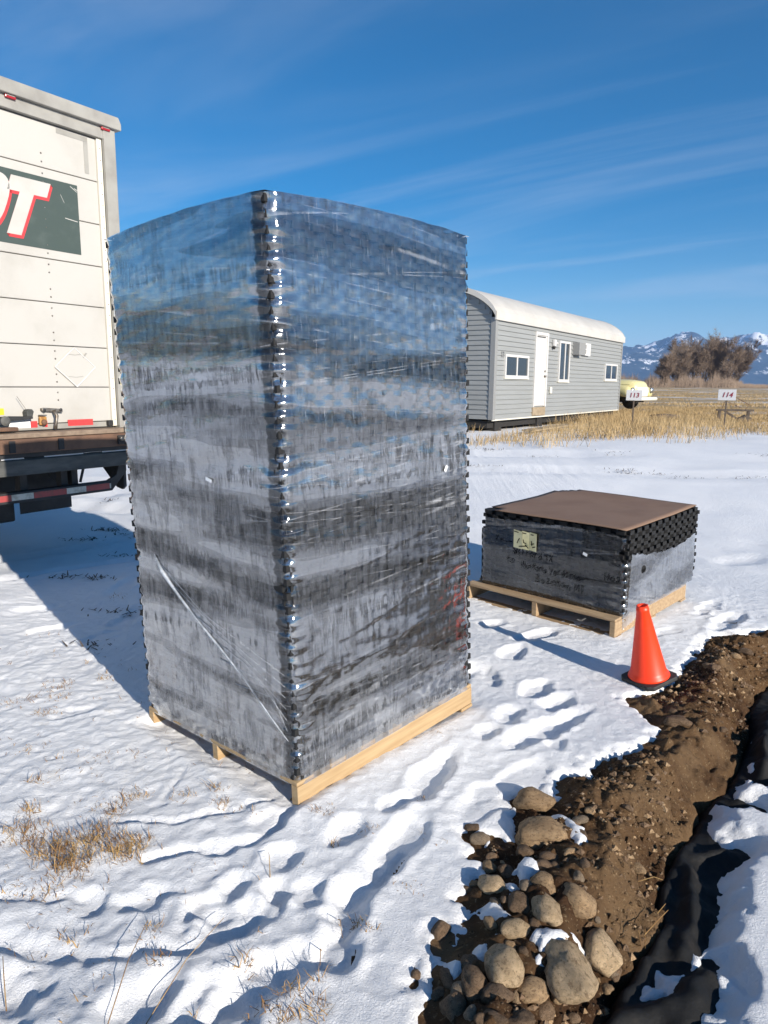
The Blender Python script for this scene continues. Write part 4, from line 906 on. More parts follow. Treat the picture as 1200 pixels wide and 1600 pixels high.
hw = MB(); rr = random.Random(8)
def write(txt, s0, z0, w, h, slope=0.0, th=.0022):
    s = s0
    for ch in txt:
        jz = rr.uniform(-.1, .1) * h; k = rr.uniform(.85, 1.15)
        for st in G[ch]:
            pp = [lpt(s + a * w * .82, z0 + slope * (s - s0) + jz + b * h * k, .0165) for a, b in st]
            for A, B in zip(pp, pp[1:]):
                t = (B - A).normalized(); q = Vector((0, -t.z, t.y)) * th * rr.uniform(.75, 1.1); A2 = A - t * th * .6; B2 = B + t * th * .6
                hw.add([A2 - q, A2 + q, B2 + q, B2 - q], [(0, 1, 2, 3)])
        s += w * (.6 if ch == ' ' else 1)
write('Re--', .14, .475, .038, .040); write('WtFFord TX', .30, .405, .034, .050, -.02)
write('to', .24, .335, .036, .050); write('Montana Yardscom-', .37, .315, .030, .052, -.02); write('Bozeman MT', .49, .235, .040, .052, -.02); write('Hos', 1.005, .355, .040, .050)
tag(link('handwriting', hw.mesh('hw', False), M['ink'], low), 'black marker handwriting', kind='stuff')
# loose brown board on top
hb = empty('hardboard_sheet', SN, sm_rot)
bx0, bx1, by0, by1 = OX - .006, OX + TS - .02, OY + .01, OY + TS - .02
gx_ = np.linspace(bx0, bx1, 24); gy_ = np.linspace(by0, by1, 24); BX, BY = np.meshgrid(gx_, gy_)
a = (BX - bx0) / (bx1 - bx0); b = (BY - by0) / (by1 - by0)
BX2 = np.where((a > .93) & (b > .93), BX - .0, BX); BZ = Z2T + .004 + .010 * (a - .5) ** 2 * 2 + .012 * b * a * sstep((a - .6) / .4) + .002 * fbm(a * 3, b * 3, 2, 121)
keep = ~(((1 - b) < .07) & (a < .055)) & ((2 - a - b) > .10)
bo = link('board', grid_mesh('board', BX, BY, BZ, keep), M['hardboard'], hb); so = bo.modifiers.new('thickness', 'SOLIDIFY'); so.thickness = .005; so.offset = 1
tag(hb, 'brown hardboard sheet lying on the low stack of rubber tiles', 'board')
ft = MB(); ft.box(bx1 - .012, bx1 - .001, by0 + .02, by1 - .15, Z2T + .0005, Z2T + .0035); ft.build('torn_edge', M['pine'], hb)

# ------------------------------------------------------------------ traffic cone
cb = at(1014, 1066); cz = 0.018
cone = empty('traffic_cone', (cb.x, cb.y, cz), (Matrix.Rotation(R_(-10), 4, 'Y') @ Matrix.Rotation(R_(2), 4, 'X') @ Matrix.Rotation(R_(28), 4, 'Z')).to_euler())
ob = MB().prism([(-.122 + .03, -.122), (.122 - .03, -.122), (.122, -.122 + .03), (.122, .122 - .03), (.122 - .03, .122), (-.122 + .03, .122), (-.122, .122 - .03), (-.122, -.122 + .03)], 0, .026, 'z').build('base', M['conebase'], cone, bevel=.006)
prof = [(.112, .024), (.116, .030), (.112, .040), (.103, .052), (.098, .065), (.034, .425), (.036, .428), (.036, .438), (.033, .442), (.031, .456), (.024, .456), (.0235, .43), (.022, .40)]
bo = MB().lathe(prof, 40).build('cone_body', M['orange'], cone, smooth=True)
cone.scale = (.95, .95, .95)
tag(cone, 'orange plastic traffic cone with black base at the edge of the soil', 'traffic cone')

# ------------------------------------------------------------------ stones
def stone_mesh(seed, rough=.14, flat=.0, sub=3):
    bm = bmesh.new(); bmesh.ops.create_icosphere(bm, subdivisions=sub, radius=1.0); rr = random.Random(seed)
    o1 = Vector((rr.uniform(0, 50), rr.uniform(0, 50), rr.uniform(0, 50))); from mathutils import noise as mn
    cuts = [(Vector((rr.gauss(0, 1), rr.gauss(0, 1), rr.gauss(0, 1))).normalized(), rr.uniform(.72, .92)) for _ in range(7)]
    for v in bm.verts:
        p = v.co.normalized(); r = 1 + rough * mn.noise(p * 1.1 + o1) * 1.6 + rough * .45 * mn.noise(p * 2.6 + o1) + rough * .12 * mn.noise(p * 7 + o1)
        q = p * r
        for nrm, dd in cuts:
            e = q.dot(nrm) - dd
            if e > 0: q -= nrm * e * .75
        v.co = q
    me = bpy.data.meshes.new('stone'); bm.to_mesh(me); bm.free(); me.polygons.foreach_set('use_smooth', [True] * len(me.polygons)); return me
SM = [stone_mesh(200 + i, .20 + .05 * (i % 3)) for i in range(9)]
def stone(name, px_, py_, w, h, m, i, label, group=None, rz=0.0, up=.18, zbase=None):
    c = at(px_, py_, .02); dist = (c - Vector((0, 0, CAM_H))).length; k = dist / FPX
    a = w * k * .47; hh = h * k * .47
    vz = min(a, hh) * .82; d2 = max(hh * 1.05, a * .45)
    for _ in range(4):
        z = max(soil_z(c.x, c.y), -.09); c = at(px_, py_, z + vz * up)
    me = SM[i % len(SM)]; 
    o = bpy.data.objects.new(name, me); COL.objects.link(o)
    if not me.materials: me.materials.append(m)
    o.material_slots[0].link = 'OBJECT'; o.material_slots[0].material = m
    o.scale = (a * 1.06, d2 * 1.1, vz); o.location = (c.x, c.y, z + vz * up); o.rotation_euler = (random.uniform(-.12, .12), random.uniform(-.12, .12), rz)
    return tag(o, label, 'stone', group)
T_, P_, B_, G_ = M['stone_tan'], M['stone_pale'], M['stone_brown'], M['stone_grey']
Q4 = lambda a, b: (660 + a / 3.81, 1180 + b / 3.81)
NAMED = [(650, 268, 225, 170, T_, 0, 'round tan stone at the snow edge, above the broad flat boulder', 0), (708, 465, 300, 210, T_, 1, 'broad flat tan boulder, widest of the stones by the snow', 0),
         (905, 858, 240, 150, T_, 2, 'elongated tan stone lying slantwise on the bare soil', -.75), (742, 920, 145, 195, P_, 3, 'upright speckled pale stone in the middle of the stones', .1), (720, 762, 145, 125, T_, 4, 'mottled oval stone just above the upright speckled one', -.4),
         (415, 775, 175, 125, P_, 5, 'pale oval stone at the snow edge below two small round stones', -.1), (548, 1040, 158, 112, P_, 6, 'pale smooth stone beside a wedge of snow', .25), (480, 1245, 195, 235, P_, 7, 'large cracked pale boulder beside the muddy clods', .0),
         (865, 1285, 235, 375, P_, 8, 'largest pale egg shaped boulder standing on the dark soil', .15), (1045, 1165, 215, 245, P_, 0, 'pale angular boulder leaning by the largest egg shaped one', -.3), (655, 1400, 170, 120, T_, 3, 'tan stone with a sunlit end below the largest boulder', .3),
         (440, 1425, 165, 115, B_, 1, 'flat muddy slab with a pale broken edge', .0), (305, 1340, 140, 175, B_, 2, 'muddy brown stone beside the cracked pale boulder', .2), (190, 1500, 140, 140, B_, 4, 'reddish brown broken clod against the snow', -.6), (150, 1335, 80, 150, B_, 5, 'narrow muddy clod against the snow edge', .1),
         (225, 1410, 100, 100, G_, 6, 'small grey round stone between the muddy clods', 0), (720, 1512, 110, 100, B_, 7, 'rough brown lump below the sunlit tan stone', 0), (580, 1575, 150, 95, B_, 8, 'muddy lump with grass, lowest of the pile', 0), (720, 660, 130, 82, B_, 0, 'brown stone pressed under the broad flat boulder', 0),
         (605, 572, 95, 85, B_, 1, 'small brown stone touching the left foot of the broad boulder', 0), (755, 602, 108, 60, B_, 3, 'small reddish stone under the right foot of the broad boulder', 0), (580, 882, 135, 120, B_, 4, 'dark brown stone left of the upright speckled one', .2),
         (305, 437, 120, 62, B_, 5, 'dark half buried stone in a hollow of the snow', .1), (338, 502, 118, 84, G_, 6, 'round stone paired with the dark one in the snow hollow', .3), (105, 1045, 100, 125, B_, 2, 'brown clod alone in a melted hole in the snow', -.7), (275, 1232, 105, 82, B_, 8, 'dark muddy stone under the snow wedge', 0)]
for a, b, w, h, m, i, lab, rz in NAMED: stone('stone', *Q4(a, b), w / 3.81, h / 3.81, m, i, lab, 'stones beside the snow edge', rz)
q = (940 + 545 / 4.573, 930 + 908 / 4.573); stone('stone', *q, 40, 25, B_, 1, 'smooth brown stone on the bank near the traffic cone', 'stones beside the snow edge', -.2)
stone('stone', 650, 1523, 14, 14, B_, 3, 'tiny brown pebble poking out of smooth snow', 'stones beside the snow edge', 0, .4)
SMALL = [(495, 688, 105, 75), (395, 668, 78, 92), (415, 608, 92, 58), (620, 782, 76, 70), (670, 1005, 72, 60), (405, 998, 66, 82), (918, 112, 100, 58), (935, 385, 100, 55), (925, 462, 100, 58), (875, 572, 80, 40), (965, 645, 52, 72), (930, 722, 62, 62), (795, 657, 42, 50), (555, 1447, 42, 80), (430, 1560, 62, 120), (1135, 1300, 60, 80), (485, 858, 40, 40), (305, 770, 70, 55), (265, 800, 50, 60), (430, 880, 60, 70),
         (1285, 115, 110, 55), (1275, 670, 80, 95), (1150, 1295, 66, 86), (1120, 85, 30, 30), (1435, 555, 32, 32), (1000, 330, 60, 60), (1220, 310, 50, 40), (1040, 980, 40, 40), (600, 1170, 60, 60), (520, 1130, 50, 70), (90, 1420, 60, 90), (290, 1540, 70, 80), (230, 1270, 60, 60), (800, 1450, 60, 60), (900, 1560, 70, 50), (990, 1340, 60, 50), (340, 1570, 60, 60), (1100, 1390, 60, 60)]
for k, (a, b, w, h) in enumerate(SMALL): stone('stone', *Q4(a, b), w / 3.81, h / 3.81, [B_, T_, B_, G_][k % 4], k, ['small muddy brown stone sunk in the soil among bigger stones', 'small light tan stone lying among the bigger stones', 'small muddy brown stone sunk in the soil among bigger stones', 'small greyish stone lying among the bigger stones'][k % 4], 'small ' + ['muddy', 'tan', 'muddy', 'greyish'][k % 4] + ' stones in the soil', random.uniform(-1, 1))
for k, (a, b, w, h) in enumerate([(1118, 1045, 20, 14), (1150, 1025, 16, 12), (1165, 1018, 22, 12), (1108, 1041, 24, 11), (1052, 1112, 12, 10), (1073, 1115, 10, 9), (1150, 1160, 10, 9), (1010, 1210, 18, 12), (1130, 1140, 12, 10)]): stone('stone', a, b, w, h, [B_, T_][k % 2], k + 2, 'small %s stone on the loose bank of soil behind the cone' % ['brown', 'tan'][k % 2], 'small %s stones on the bank' % ['brown', 'tan'][k % 2], random.uniform(-1, 1))
# gravel and crumbs of soil
mb = MB(); rr = random.Random(31); oc = [(1, 0, 0), (-1, 0, 0), (0, 1, 0), (0, -1, 0), (0, 0, 1), (0, 0, -1)]; of = [(0, 2, 4), (2, 1, 4), (1, 3, 4), (3, 0, 4), (2, 0, 5), (1, 2, 5), (3, 1, 5), (0, 3, 5)]
gxy = np.stack([tries.uniform(.3, 3.6, 40000), tries.uniform(1.1, 4.9, 40000)], -1)
gz, ga, gb = soil_h(gxy[:, 0], gxy[:, 1]); okk = np.nonzero((ga > .02) & (gb < .01) & (fbm(gxy[:, 0] / .3, gxy[:, 1] / .3, 2, 131) > -.25))[0]
for i in okk[:7000]:
    s = .003 + .017 * rr.random() ** 4; a = rr.uniform(0, 6.28); c, q = math.cos(a), math.sin(a); sc = (s * rr.uniform(.7, 1.4), s * rr.uniform(.7, 1.2), s * rr.uniform(.5, .9))
    vs = [((x * sc[0] * rr.uniform(.7, 1.2)) * c - (y * sc[1]) * q + gxy[i, 0], (x * sc[0]) * q + (y * sc[1] * rr.uniform(.7, 1.2)) * c + gxy[i, 1], z * sc[2] + gz[i] + s * .2) for x, y, z in oc]
    mb.add(vs, of)
gr = link('gravel', mb.mesh('gravel', False), [M['stone_brown'], M['stone_tan'], M['soil']]); gr.data.polygons.foreach_set('material_index', np.repeat(tries.choice(3, len(gr.data.polygons) // 8, p=[.35, .2, .45]), 8).astype(np.int32))
tag(gr, 'loose gravel and crumbs of earth on the soil bank', 'gravel', kind='stuff')
# roots and straw in the bank
mb = MB()
for i in okk[7000:9500]:
    x, y, z = gxy[i, 0], gxy[i, 1], gz[i]; a = rr.uniform(0, 6.28); L = rr.uniform(.02, .07) if rr.random() < .85 else rr.uniform(.08, .16)
    p0 = Vector((x, y, z)); d = Vector((math.cos(a), math.sin(a), rr.uniform(-.1, .35))); p1 = p0 + d * L * .5 + Vector((0, 0, .006)); p2 = p1 + (d + Vector((rr.gauss(0, .5), rr.gauss(0, .5), -.3))) * L * .5
    mb.tube([p0, p1, p2], [.0011, .0010, .0005], 3, False)
for (a, b, zz) in [((985, 1408), (1002, 1480), 0), ((1000, 1395), (1008, 1482), 0), ((1010, 1418), (1044, 1422), 0), ((1030, 1390), (1040, 1412), 0), ((1000, 1345), (1036, 1375), 0)]:
    A = at(*a); B = at(*b, -.06); A.z = soil_z(A.x, A.y) + .01; m_ = (A + B) / 2 + Vector((.01, 0, .015)); mb.tube([A, m_, B], [.0016, .0014, .0008], 4, False)
tag(link('roots', mb.mesh('roots', False), M['straw_near']), 'fine pale roots and straw in the soil bank', 'roots', kind='stuff')

# ------------------------------------------------------------------ box truck (local x along the rear, y into the box, z up; origin below the right end of the door)
TRK = Vector((-2.488, 6.70, 0.0)); TRA = math.atan2(0.82927, 0.55885)
trk = empty('box_truck', TRK, (0, 0, TRA))
tag(trk, 'white box truck seen from behind with closed roll up door and folded liftgate', 'truck')
XR, XL = .105, -2.50
MB().box(XL + .02, XR - .02, .07, 7.6, 1.08, 3.86).build('cargo_box', M['white_paint'], trk, bevel=.01)
roof = MB().prism([(XL - .04, 3.78), (XR + .045, 3.78), (XR + .045, 3.835), (XR + .02, 3.885), (XL - .02, 3.885), (XL - .04, 3.835)], -.055, .6).build('roof_rail', M['alu'], trk, bevel=.008)
MB().box(XL + .1, XR - .115, -.012, .09, 3.683, 3.779).build('door_header', M['alu'], trk, bevel=.004)
for a, b in ((XR - .118, XR), (XL, XL + .118)):
    MB().box(a, b, -.02, .09, 1.14, 3.779).build('corner_post', M['alu'], trk, bevel=.006)
MB().box(XR - .124, XR - .112, -.03, -.002, 1.19, 3.68).build('post_flange', M['alu'], trk)
MB().box(-.062, -.016, .012, .05, 1.19, 3.682).build('door_track', M['cream_trim'], trk, bevel=.004)
sm = [3.679, 3.323, 2.966, 2.606, 2.252, 1.895, 1.545, 1.236]
for k in range(7):
    MB().box(XL + .13, -.064, .032, .07, sm[k + 1] + .003, sm[k] - .003).build('door_panel', M['white_paint'], trk, bevel=.006)
MB().box(XL + .13, -.064, .022, .07, 1.188, 1.233).build('door_seal', M['alu'], trk, bevel=.003)
rv = MB()
for zc_ in sm[1:7]:
    for dz_ in (-.11, -.045, .045, .11):
        for xc in (-.578, -1.5): rv.lathe([(.0075, 0), (.0075, -.002), (.004, -.005)], 8, (xc, .0322, zc_ + dz_), 'y')
for k in range(26): rv.lathe([(.006, 0), (.003, -.004)], 6, (-.036, .0122, 1.25 + k * .094), 'y')
tag(rv.build('rivets', M['steel'], trk), 'steel rivets along the door hinges', kind='stuff')
# grey tape left round the top corner of the door
MB().box(-.43, -.143, .0295, .0315, 3.625, 3.664).build('tape_strip', M['alu'], trk); MB().box(-.183, -.143, .0285, .0312, 3.37, 3.624).build('tape_strip', M['alu'], trk)
# sign on the door
sg_ = MB().box(-2.3, -.269, .0278, .0312, 2.681, 3.248).build('sign_panel', M['green'], trk)
def sh(pts, dx, dz): return [(a + dx, b + dz) for a, b in pts]
Tp = [(-.859, 3.206), (-.505, 3.204), (-.552, 3.075), (-.672, 3.092), (-.818, 2.757), (-.932, 2.747), (-.794, 3.096), (-.905, 3.090)]
Tp = [(-.848, 3.206), (-.515, 3.206), (-.556, 3.090), (-.668, 3.090), (-.800, 2.755), (-.918, 2.755), (-.786, 3.090), (-.889, 3.090)]
def letter(name, pts, parent):
    o = MB().prism(sh(pts, .017, -.024), .0262, .0276).build('letter_shadow', M['vinyl_red'], parent)
    link_q = MB()
    n = len(pts); s2 = sh(pts, .017, -.024)
    for i in range(n): link_q.add([(pts[i][0], .0270, pts[i][1]), (pts[(i + 1) % n][0], .0270, pts[(i + 1) % n][1]), (s2[(i + 1) % n][0], .0270, s2[(i + 1) % n][1]), (s2[i][0], .0270, s2[i][1])], [(0, 1, 2, 3)])
    link('letter_side', link_q.mesh('ls', False), M['vinyl_red'], parent)
    MB().prism(pts, .0240, .0258).build(name, M['vinyl_white'], parent)
letter('letter', Tp, sg_)
# the round letter before the T (its right part is in view)
oc_ = Vector((-1.075, 2.98)); ring = []
def op(a, rx, rz): x = math.copysign(abs(math.cos(a)) ** .75, math.cos(a)) * rx; z = math.copysign(abs(math.sin(a)) ** .75, math.sin(a)) * rz; return (oc_.x + x + .38 * z, oc_.y + z)
NO = 36
for (name_, m_, dx, dz, ya, yb) in (('letter_shadow', M['vinyl_red'], .017, -.024, .0262, .0276), ('letter', M['vinyl_white'], 0, 0, .0240, .0258)):
    q = MB()
    for i in range(NO):
        a, b = 2 * math.pi * i / NO, 2 * math.pi * (i + 1) / NO
        p = sh([op(a, .175, .228), op(b, .175, .228), op(b, .06, .12), op(a, .06, .12)], dx, dz); q.add([(x, ya, z) for x, z in p], [(0, 1, 2, 3)])
    link(name_, q.mesh('o', False), m_, sg_)
for xa, za, xb, zb_ in ((-.40, 2.958, -.285, 2.947), (-.335, 3.225, -.275, 3.19), (-.43, 3.14, -.40, 3.08), (-.30, 3.215, -.27, 3.205)):
    MB().prism([(xa, za), (xb, zb_), (xb, zb_ + .006), (xa, za + .006)], .0270, .0277).build('scratch', M['vinyl_white'], sg_)
# placard holder
dia = MB().prism([(-.401, 1.885), (-.205, 1.720), (-.396, 1.548), (-.592, 1.716)], .022, .0315).build('placard_holder', M['white_paint'], trk, bevel=.003)
for za, zb_ in ((1.826, 1.832), (1.634, 1.640)): MB().prism([(-.47, za), (-.40, za - .006), (-.33, za + .002), (-.33, zb_ + .002), (-.40, zb_ - .006), (-.47, zb_)], .0205, .0218).build('placard_clip', M['alu'], dia)
for p, q in (((-.401, 1.885), (-.205, 1.720)), ((-.205, 1.720), (-.396, 1.548)), ((-.396, 1.548), (-.592, 1.716)), ((-.592, 1.716), (-.401, 1.885))):
    MB().tube([(p[0], .021, p[1]), (q[0], .021, q[1])], .0055, 6).build('placard_edge', M['white_trim'], dia)
MB().prism([(-.315, 1.80), (-.285, 1.835), (-.28, 1.845), (-.295, 1.845), (-.325, 1.81)], .018, .0205).build('placard_latch', M['alu'], dia)
# lamps in the header
for xa, xb in ((-.876, -.790), (-.036, .050), (-1.70, -1.614)):
    lp = MB().box(xa, xb, -.034, -.013, 3.752, 3.777).build('marker_lamp', M['lens_red'], trk, bevel=.006); MB().box(xa + .01, xb - .01, -.0365, -.0335, 3.769, 3.774).build('lamp_rim', M['alu'], lp)
# reflective tape, handle, lock, bracket
for xa, xb, m_ in ((-.509, -.263, 'tape_red'), (-.849, -.790, 'tape_red'), (-.725, -.700, 'tape_red'), (-1.03, -.851, 'paper')):
    MB().box(xa, xb, .0195, .0218 if xa < -.0 else .03, 1.208, 1.262).build('reflective_tape', M[m_], trk)
ht = MB().prism([(-.752, 1.345), (-.565, 1.328), (-.565, 1.352), (-.60, 1.362), (-.72, 1.372), (-.752, 1.368)], -.004, .031).build('latch_plate', M['steel'], trk, bevel=.004)
MB().tube([(-.648, -.01, 1.35), (-.640, -.03, 1.30), (-.650, -.03, 1.245), (-.655, -.02, 1.19)], [.017, .015, .013, .016], 8).build('latch_lever', M['steel'], ht, smooth=True)
for xc in (-.735, -.585): MB().lathe([(.014, -.004), (.014, -.011), (.008, -.014)], 10, (xc, 0, 1.352), 'y').build('bolt', M['black_steel'], ht)
lk_ = MB().box(-.782, -.718, -.012, .0192, 1.225, 1.300).build('lock_plate', M['amber'], trk, bevel=.010); MB().lathe([(.024, -.013), (.024, -.022), (.017, -.030)], 16, (-.750, 0, 1.250), 'y').build('lock_knob', M['rust'], lk_, smooth=True); MB().box(-.778, -.722, -.016, .0185, 1.302, 1.314).build('lock_cap', M['steel'], lk_)
MB().box(-.128, -.078, -.02, .02, 1.196, 1.245).build('stop_bracket', M['black_steel'], trk, bevel=.006)
lv = MB().prism([(-1.30, 1.262), (-.86, 1.285), (-.86, 1.305), (-1.05, 1.312), (-1.30, 1.305)], -.045, -.02).build('lever_bar', M['black_steel'], trk, bevel=.004)
MB().prism([(-.905, 1.30), (-.86, 1.30), (-.845, 1.345), (-.86, 1.365), (-.895, 1.36), (-.91, 1.34)], -.04, .03).build('lever_catch', M['dusty_steel'], lv, bevel=.005); MB().tube([(-.90, -.02, 1.36), (-.965, -.01, 1.47)], .002, 5).build('lever_wire', M['steel'], lv)
MB().lathe([(.04, -.045), (.04, -.06), (.02, -.07)], 16, (-1.10, 0, 1.275), 'y').build('lever_hub', M['dusty_steel'], lv)
MB().box(-1.40, -1.061, .027, .0312, 1.322, 1.374).build('yellow_sticker', M['yellow'], trk)
MB().box(-1.35, -1.02, -.10, -.03, 1.193, 1.225).build('step_block', M['rust'], trk, bevel=.006)
# platform at the foot of the door
MB().box(XL, XR + .01, -.145, .10, 1.136, 1.176).build('rear_sill', M['deckwood'], trk, bevel=.004)
MB().box(XL, XR + .012, -.16, .06, 1.016, 1.132).build('sill_beam', M['rust'], trk, bevel=.006)
for xc in (-1.12, -.70): MB().box(xc - .025, xc + .025, -.172, -.155, 1.025, 1.120).build('sill_rib', M['black_steel'], trk, bevel=.004)
hg = MB().box(-.150, .018, -.185, -.158, 1.035, 1.115).build('hinge_block', M['black_steel'], trk, bevel=.006)
sp_ = MB()
for k in range(11): sp_.lathe([(.026, -.004), (.030, 0), (.026, .004)], 12, (-.03 + (k - 5) * .011 + .02, -.190, 1.085), 'x')
sp_.build('hinge_spring', M['dusty_steel'], hg, smooth=True); MB().tube([(-.085, -.20, 1.075), (-.02, -.21, 1.055)], .014, 10).build('hinge_pin', M['chrome'], hg); MB().lathe([(.020, 0), (.020, -.016), (.012, -.02)], 6, (-.125, -.186, 1.085), 'y').build('bolt', M['steel'], hg)
MB().box(XL + .05, XR - .0, -.125, .9, .9785, 1.0145).build('beam_gap_shade', M['black_steel'], trk)  # black beam brought forward, its black standing in for the gap's shade
# folded liftgate under the sill, snow on its upper edge
lg = MB().prism([(-.13, .955), (-.10, .975), (.52, .900), (.56, .86), (.20, .80), (-.13, .835)], XL + .06, XR - .0, 'x')
lg.v = [(x, y, z) for x, y, z in lg.v]
lgo = lg.build('liftgate_platform', M['dusty_steel'], trk, bevel=.004)
sn = MB(); rr = random.Random(3); nn = 160
xs_ = np.linspace(XL + .08, XR - .02, nn)
for i in range(nn - 1):
    w = .002 + .014 * max(0, vnoise(np.array([xs_[i] / .09]), np.array([.3]), 3)[0] + .25 + .5 * sstep((xs_[i] + .5) / .5)); 
    a, b = xs_[i], xs_[i + 1]; hgt = .006 + w * .5
    if w < .005: continue
    sn.add([(a, -.114, .967), (b, -.114, .967), (b, -.10, .977 + hgt), (a, -.10, .977 + hgt), (a, .10, .953), (b, .10, .953)], [(0, 1, 2, 3)])
tag(link('snow_cap', sn.mesh('sc', False), M['snow'], lgo), 'thin line of snow', kind='stuff')
for xc in (.015, -2.30):
    MB().prism([(-.02, .955), (.35, .915), (.40, .86), (.10, .60), (.02, .585), (-.02, .615)], xc - .015, xc + .015, 'x').build('side_bracket', M['black_steel'], trk, bevel=.005)
MB().prism([(.035, .93), (.09, .90), (.20, .70), (.17, .66), (.10, .80)], -.02, .02).build('lift_arm', M['rust'], trk, bevel=.004)
# underride bar with red and white tape
ub = MB().box(XL + .1, -.155, -.055, .03, .598, .690).build('underride_bar', M['black_steel'], trk, bevel=.008)
MB().prism([(-.20, .60), (-.15, .60), (.012, .77), (.012, .94), (-.03, .94), (-.10, .74), (-.20, .695)], -.05, -.02).build('bar_gusset', M['black_steel'], trk, bevel=.004)
xe = -.185; k = 0
while xe > -2.3:
    L = .30 if k % 2 == 0 else .19
    if k == 0: L = .24
    MB().box(xe - L + .002, xe, -.0585, -.0552, .622, .672).build('bar_tape', M['tape_dim'] if k % 2 == 0 else M['tape_white'], ub); xe -= L; k += 1
MB().box(-.183, -.170, -.0585, -.0552, .624, .668).build('bar_tape', M['tape_white'], ub)
for xc in (-.48, -.58, -.95, -1.5, -2.1): MB().box(xc - .03, xc + .03, .02, .10, .68, .99).build('bar_strut', M['black_steel'], trk)
MB().tube([(-.46, .25, .98), (-.43, .25, .80), (-.41, .3, .70)], .014, 6).build('hose', M['black_steel'], trk); MB().tube([(-.56, .3, .95), (-.55, .3, .74), (-.50, .3, .70)], .008, 6).build('hose', M['black_steel'], trk)
MB().tube([(-.35, .02, .95), (-.43, .02, .70)], .012, 6).build('hose', M['black_steel'], trk)
for xc in (-.85, -1.95): MB().box(xc - .05, xc + .05, .3, 7.4, .80, 1.0).build('chassis_rail', M['black_steel'], trk)
MB().box(-2.45, -.36, .30, .62, .56, .985).build('cross_member', M['black_steel'], trk)
def wheel(parent, c, r, w, m_t, m_r, axis='x', name='wheel'):
    q = MB().lathe([(r * .55, -w / 2), (r * .88, -w / 2), (r * .97, -w * .40), (r, -w * .25), (r, w * .25), (r * .97, w * .40), (r * .88, w / 2), (r * .55, w / 2)], 36, c, axis).build(name, m_t, parent, smooth=True)
    MB().lathe([(r * .56, -w * .46), (r * .50, -w * .40), (r * .22, -w * .25), (r * .20, -w * .50), (r * .05, -w * .52)], 24, c, axis).build('rim', m_r, q, smooth=True)
    return q
for xc in (-.30, -.62, -1.95, -2.27):
    for yc in (3.2, 4.5): wheel(trk, (xc - .0, yc, .50), .50, .26, M['tyre'], M['steel'])
for xa, xb in ((-.57, -.04), (-2.4, -1.87)): MB().box(xa, xb, .80, .812, .34, .86).build('mud_flap', M['black_steel'], trk)
MB().box(-1.75, -.60, .84, 1.2, .27, .86).build('dark_filler_box', M['black_steel'], trk, bevel=.02)  # added dark box that carries the black area on past the flap
MB().box(-2.3, -.2, 2.9, 4.9, .86, 1.06).build('axle_frame', M['black_steel'], trk)
cabp = MB().box(XL + .1, XR - .15, 7.8, 9.6, .7, 2.9).build('cab', M['white_paint'], trk, bevel=.15, seg=3)
for xc in (-.35, -2.1): wheel(trk, (xc, 8.6, .50), .50, .28, M['tyre'], M['steel'])

# ------------------------------------------------------------------ small house
HO = Vector((2.664, 17.85, 0.0)); ho = empty('tiny_house', HO, (0, 0, TRA))
tag(ho, 'long grey clapboard tiny house with white arched roof and white door', 'house')
HL, HW, Z0, Z1, RH = 10.75, 2.6, .745, 3.175, .74
MB().box(.03, HL - .03, .03, HW - .03, Z0 + .01, Z1).build('wall_core', M['trimgrey'], ho)
def arch(w, off=0.0, zb_=Z1): c = HW / 2; t = max(0., 1 - ((w - c) / (c + off)) ** 2); return zb_ + (RH + off) * t ** .62
NC = 20; ch = (Z1 - Z0) / NC
OPEN = [(2.49, 3.42, .0, 3.06)]
wall = MB().box(.10, HL - .1, .006, .028, Z0, Z1).build('front_wall', M['siding'], ho)
for k in range(NC):
    za = Z0 + k * ch + .002; zb_ = za + ch + .010
    for xa, xb in ((.10, 2.50), (3.42, HL - .09)):
        if k * ch + Z0 > 3.0 and xa < 3: xb = HL - .09
        elif k * ch + Z0 > 3.0: continue
        MB().add([(xa, -.034, za), (xb, -.034, za), (xb, -.006, zb_), (xa, -.006, zb_), (xa, .004, za), (xb, .004, za), (xb, .004, zb_), (xa, .004, zb_)], [(0, 1, 2, 3), (7, 6, 5, 4), (0, 4, 5, 1), (3, 2, 6, 7), (0, 3, 7, 4), (1, 5, 6, 2)]).build('siding_board', M['siding'], wall)
gw = MB().prism([(.10, Z0), (HW - .10, Z0), (HW - .10, Z1)] + [(w, arch(w) - .03) for w in np.linspace(HW - .10, .10, 16)] + [(.10, Z1)], .006, .028, 'x').build('gable_wall', M['siding'], ho)
k = 0
while Z0 + k * ch < Z1 + RH - .12:
    za = Z0 + k * ch + .002; zb_ = za + ch + .010; ins = .09
    if za > Z1 - .1:
        ww = [w for w in np.linspace(0, HW / 2, 100) if arch(w) - .02 > zb_]; ins = max(.09, ww[0] if ww else HW / 2)
    if ins < HW / 2 - .1:
        ya, yb = ins, HW - ins
        MB().add([(-.034, ya, za), (-.034, yb, za), (-.006, yb, zb_), (-.006, ya, zb_), (.004, ya, za), (.004, yb, za), (.004, yb, zb_), (.004, ya, zb_)], [(3, 2, 1, 0), (4, 5, 6, 7), (1, 5, 4, 0), (7, 6, 2, 3), (4, 7, 3, 0), (2, 6, 5, 1)]).build('siding_board', M['siding'], gw)
    k += 1
MB().box(-.042, .10, -.042, .09, Z0 - .01, Z1 + .05).build('corner_board', M['trimgrey'], ho, bevel=.004)
MB().box(HL - .09, HL + .012, -.042, .09, Z0 - .01, Z1).build('corner_board', M['trimgrey'], ho, bevel=.004)
MB().box(-.02, HL + .01, -.034, .0, Z0 - .035, Z0 + .0005).build('sill_trim', M['cream_trim'], ho)
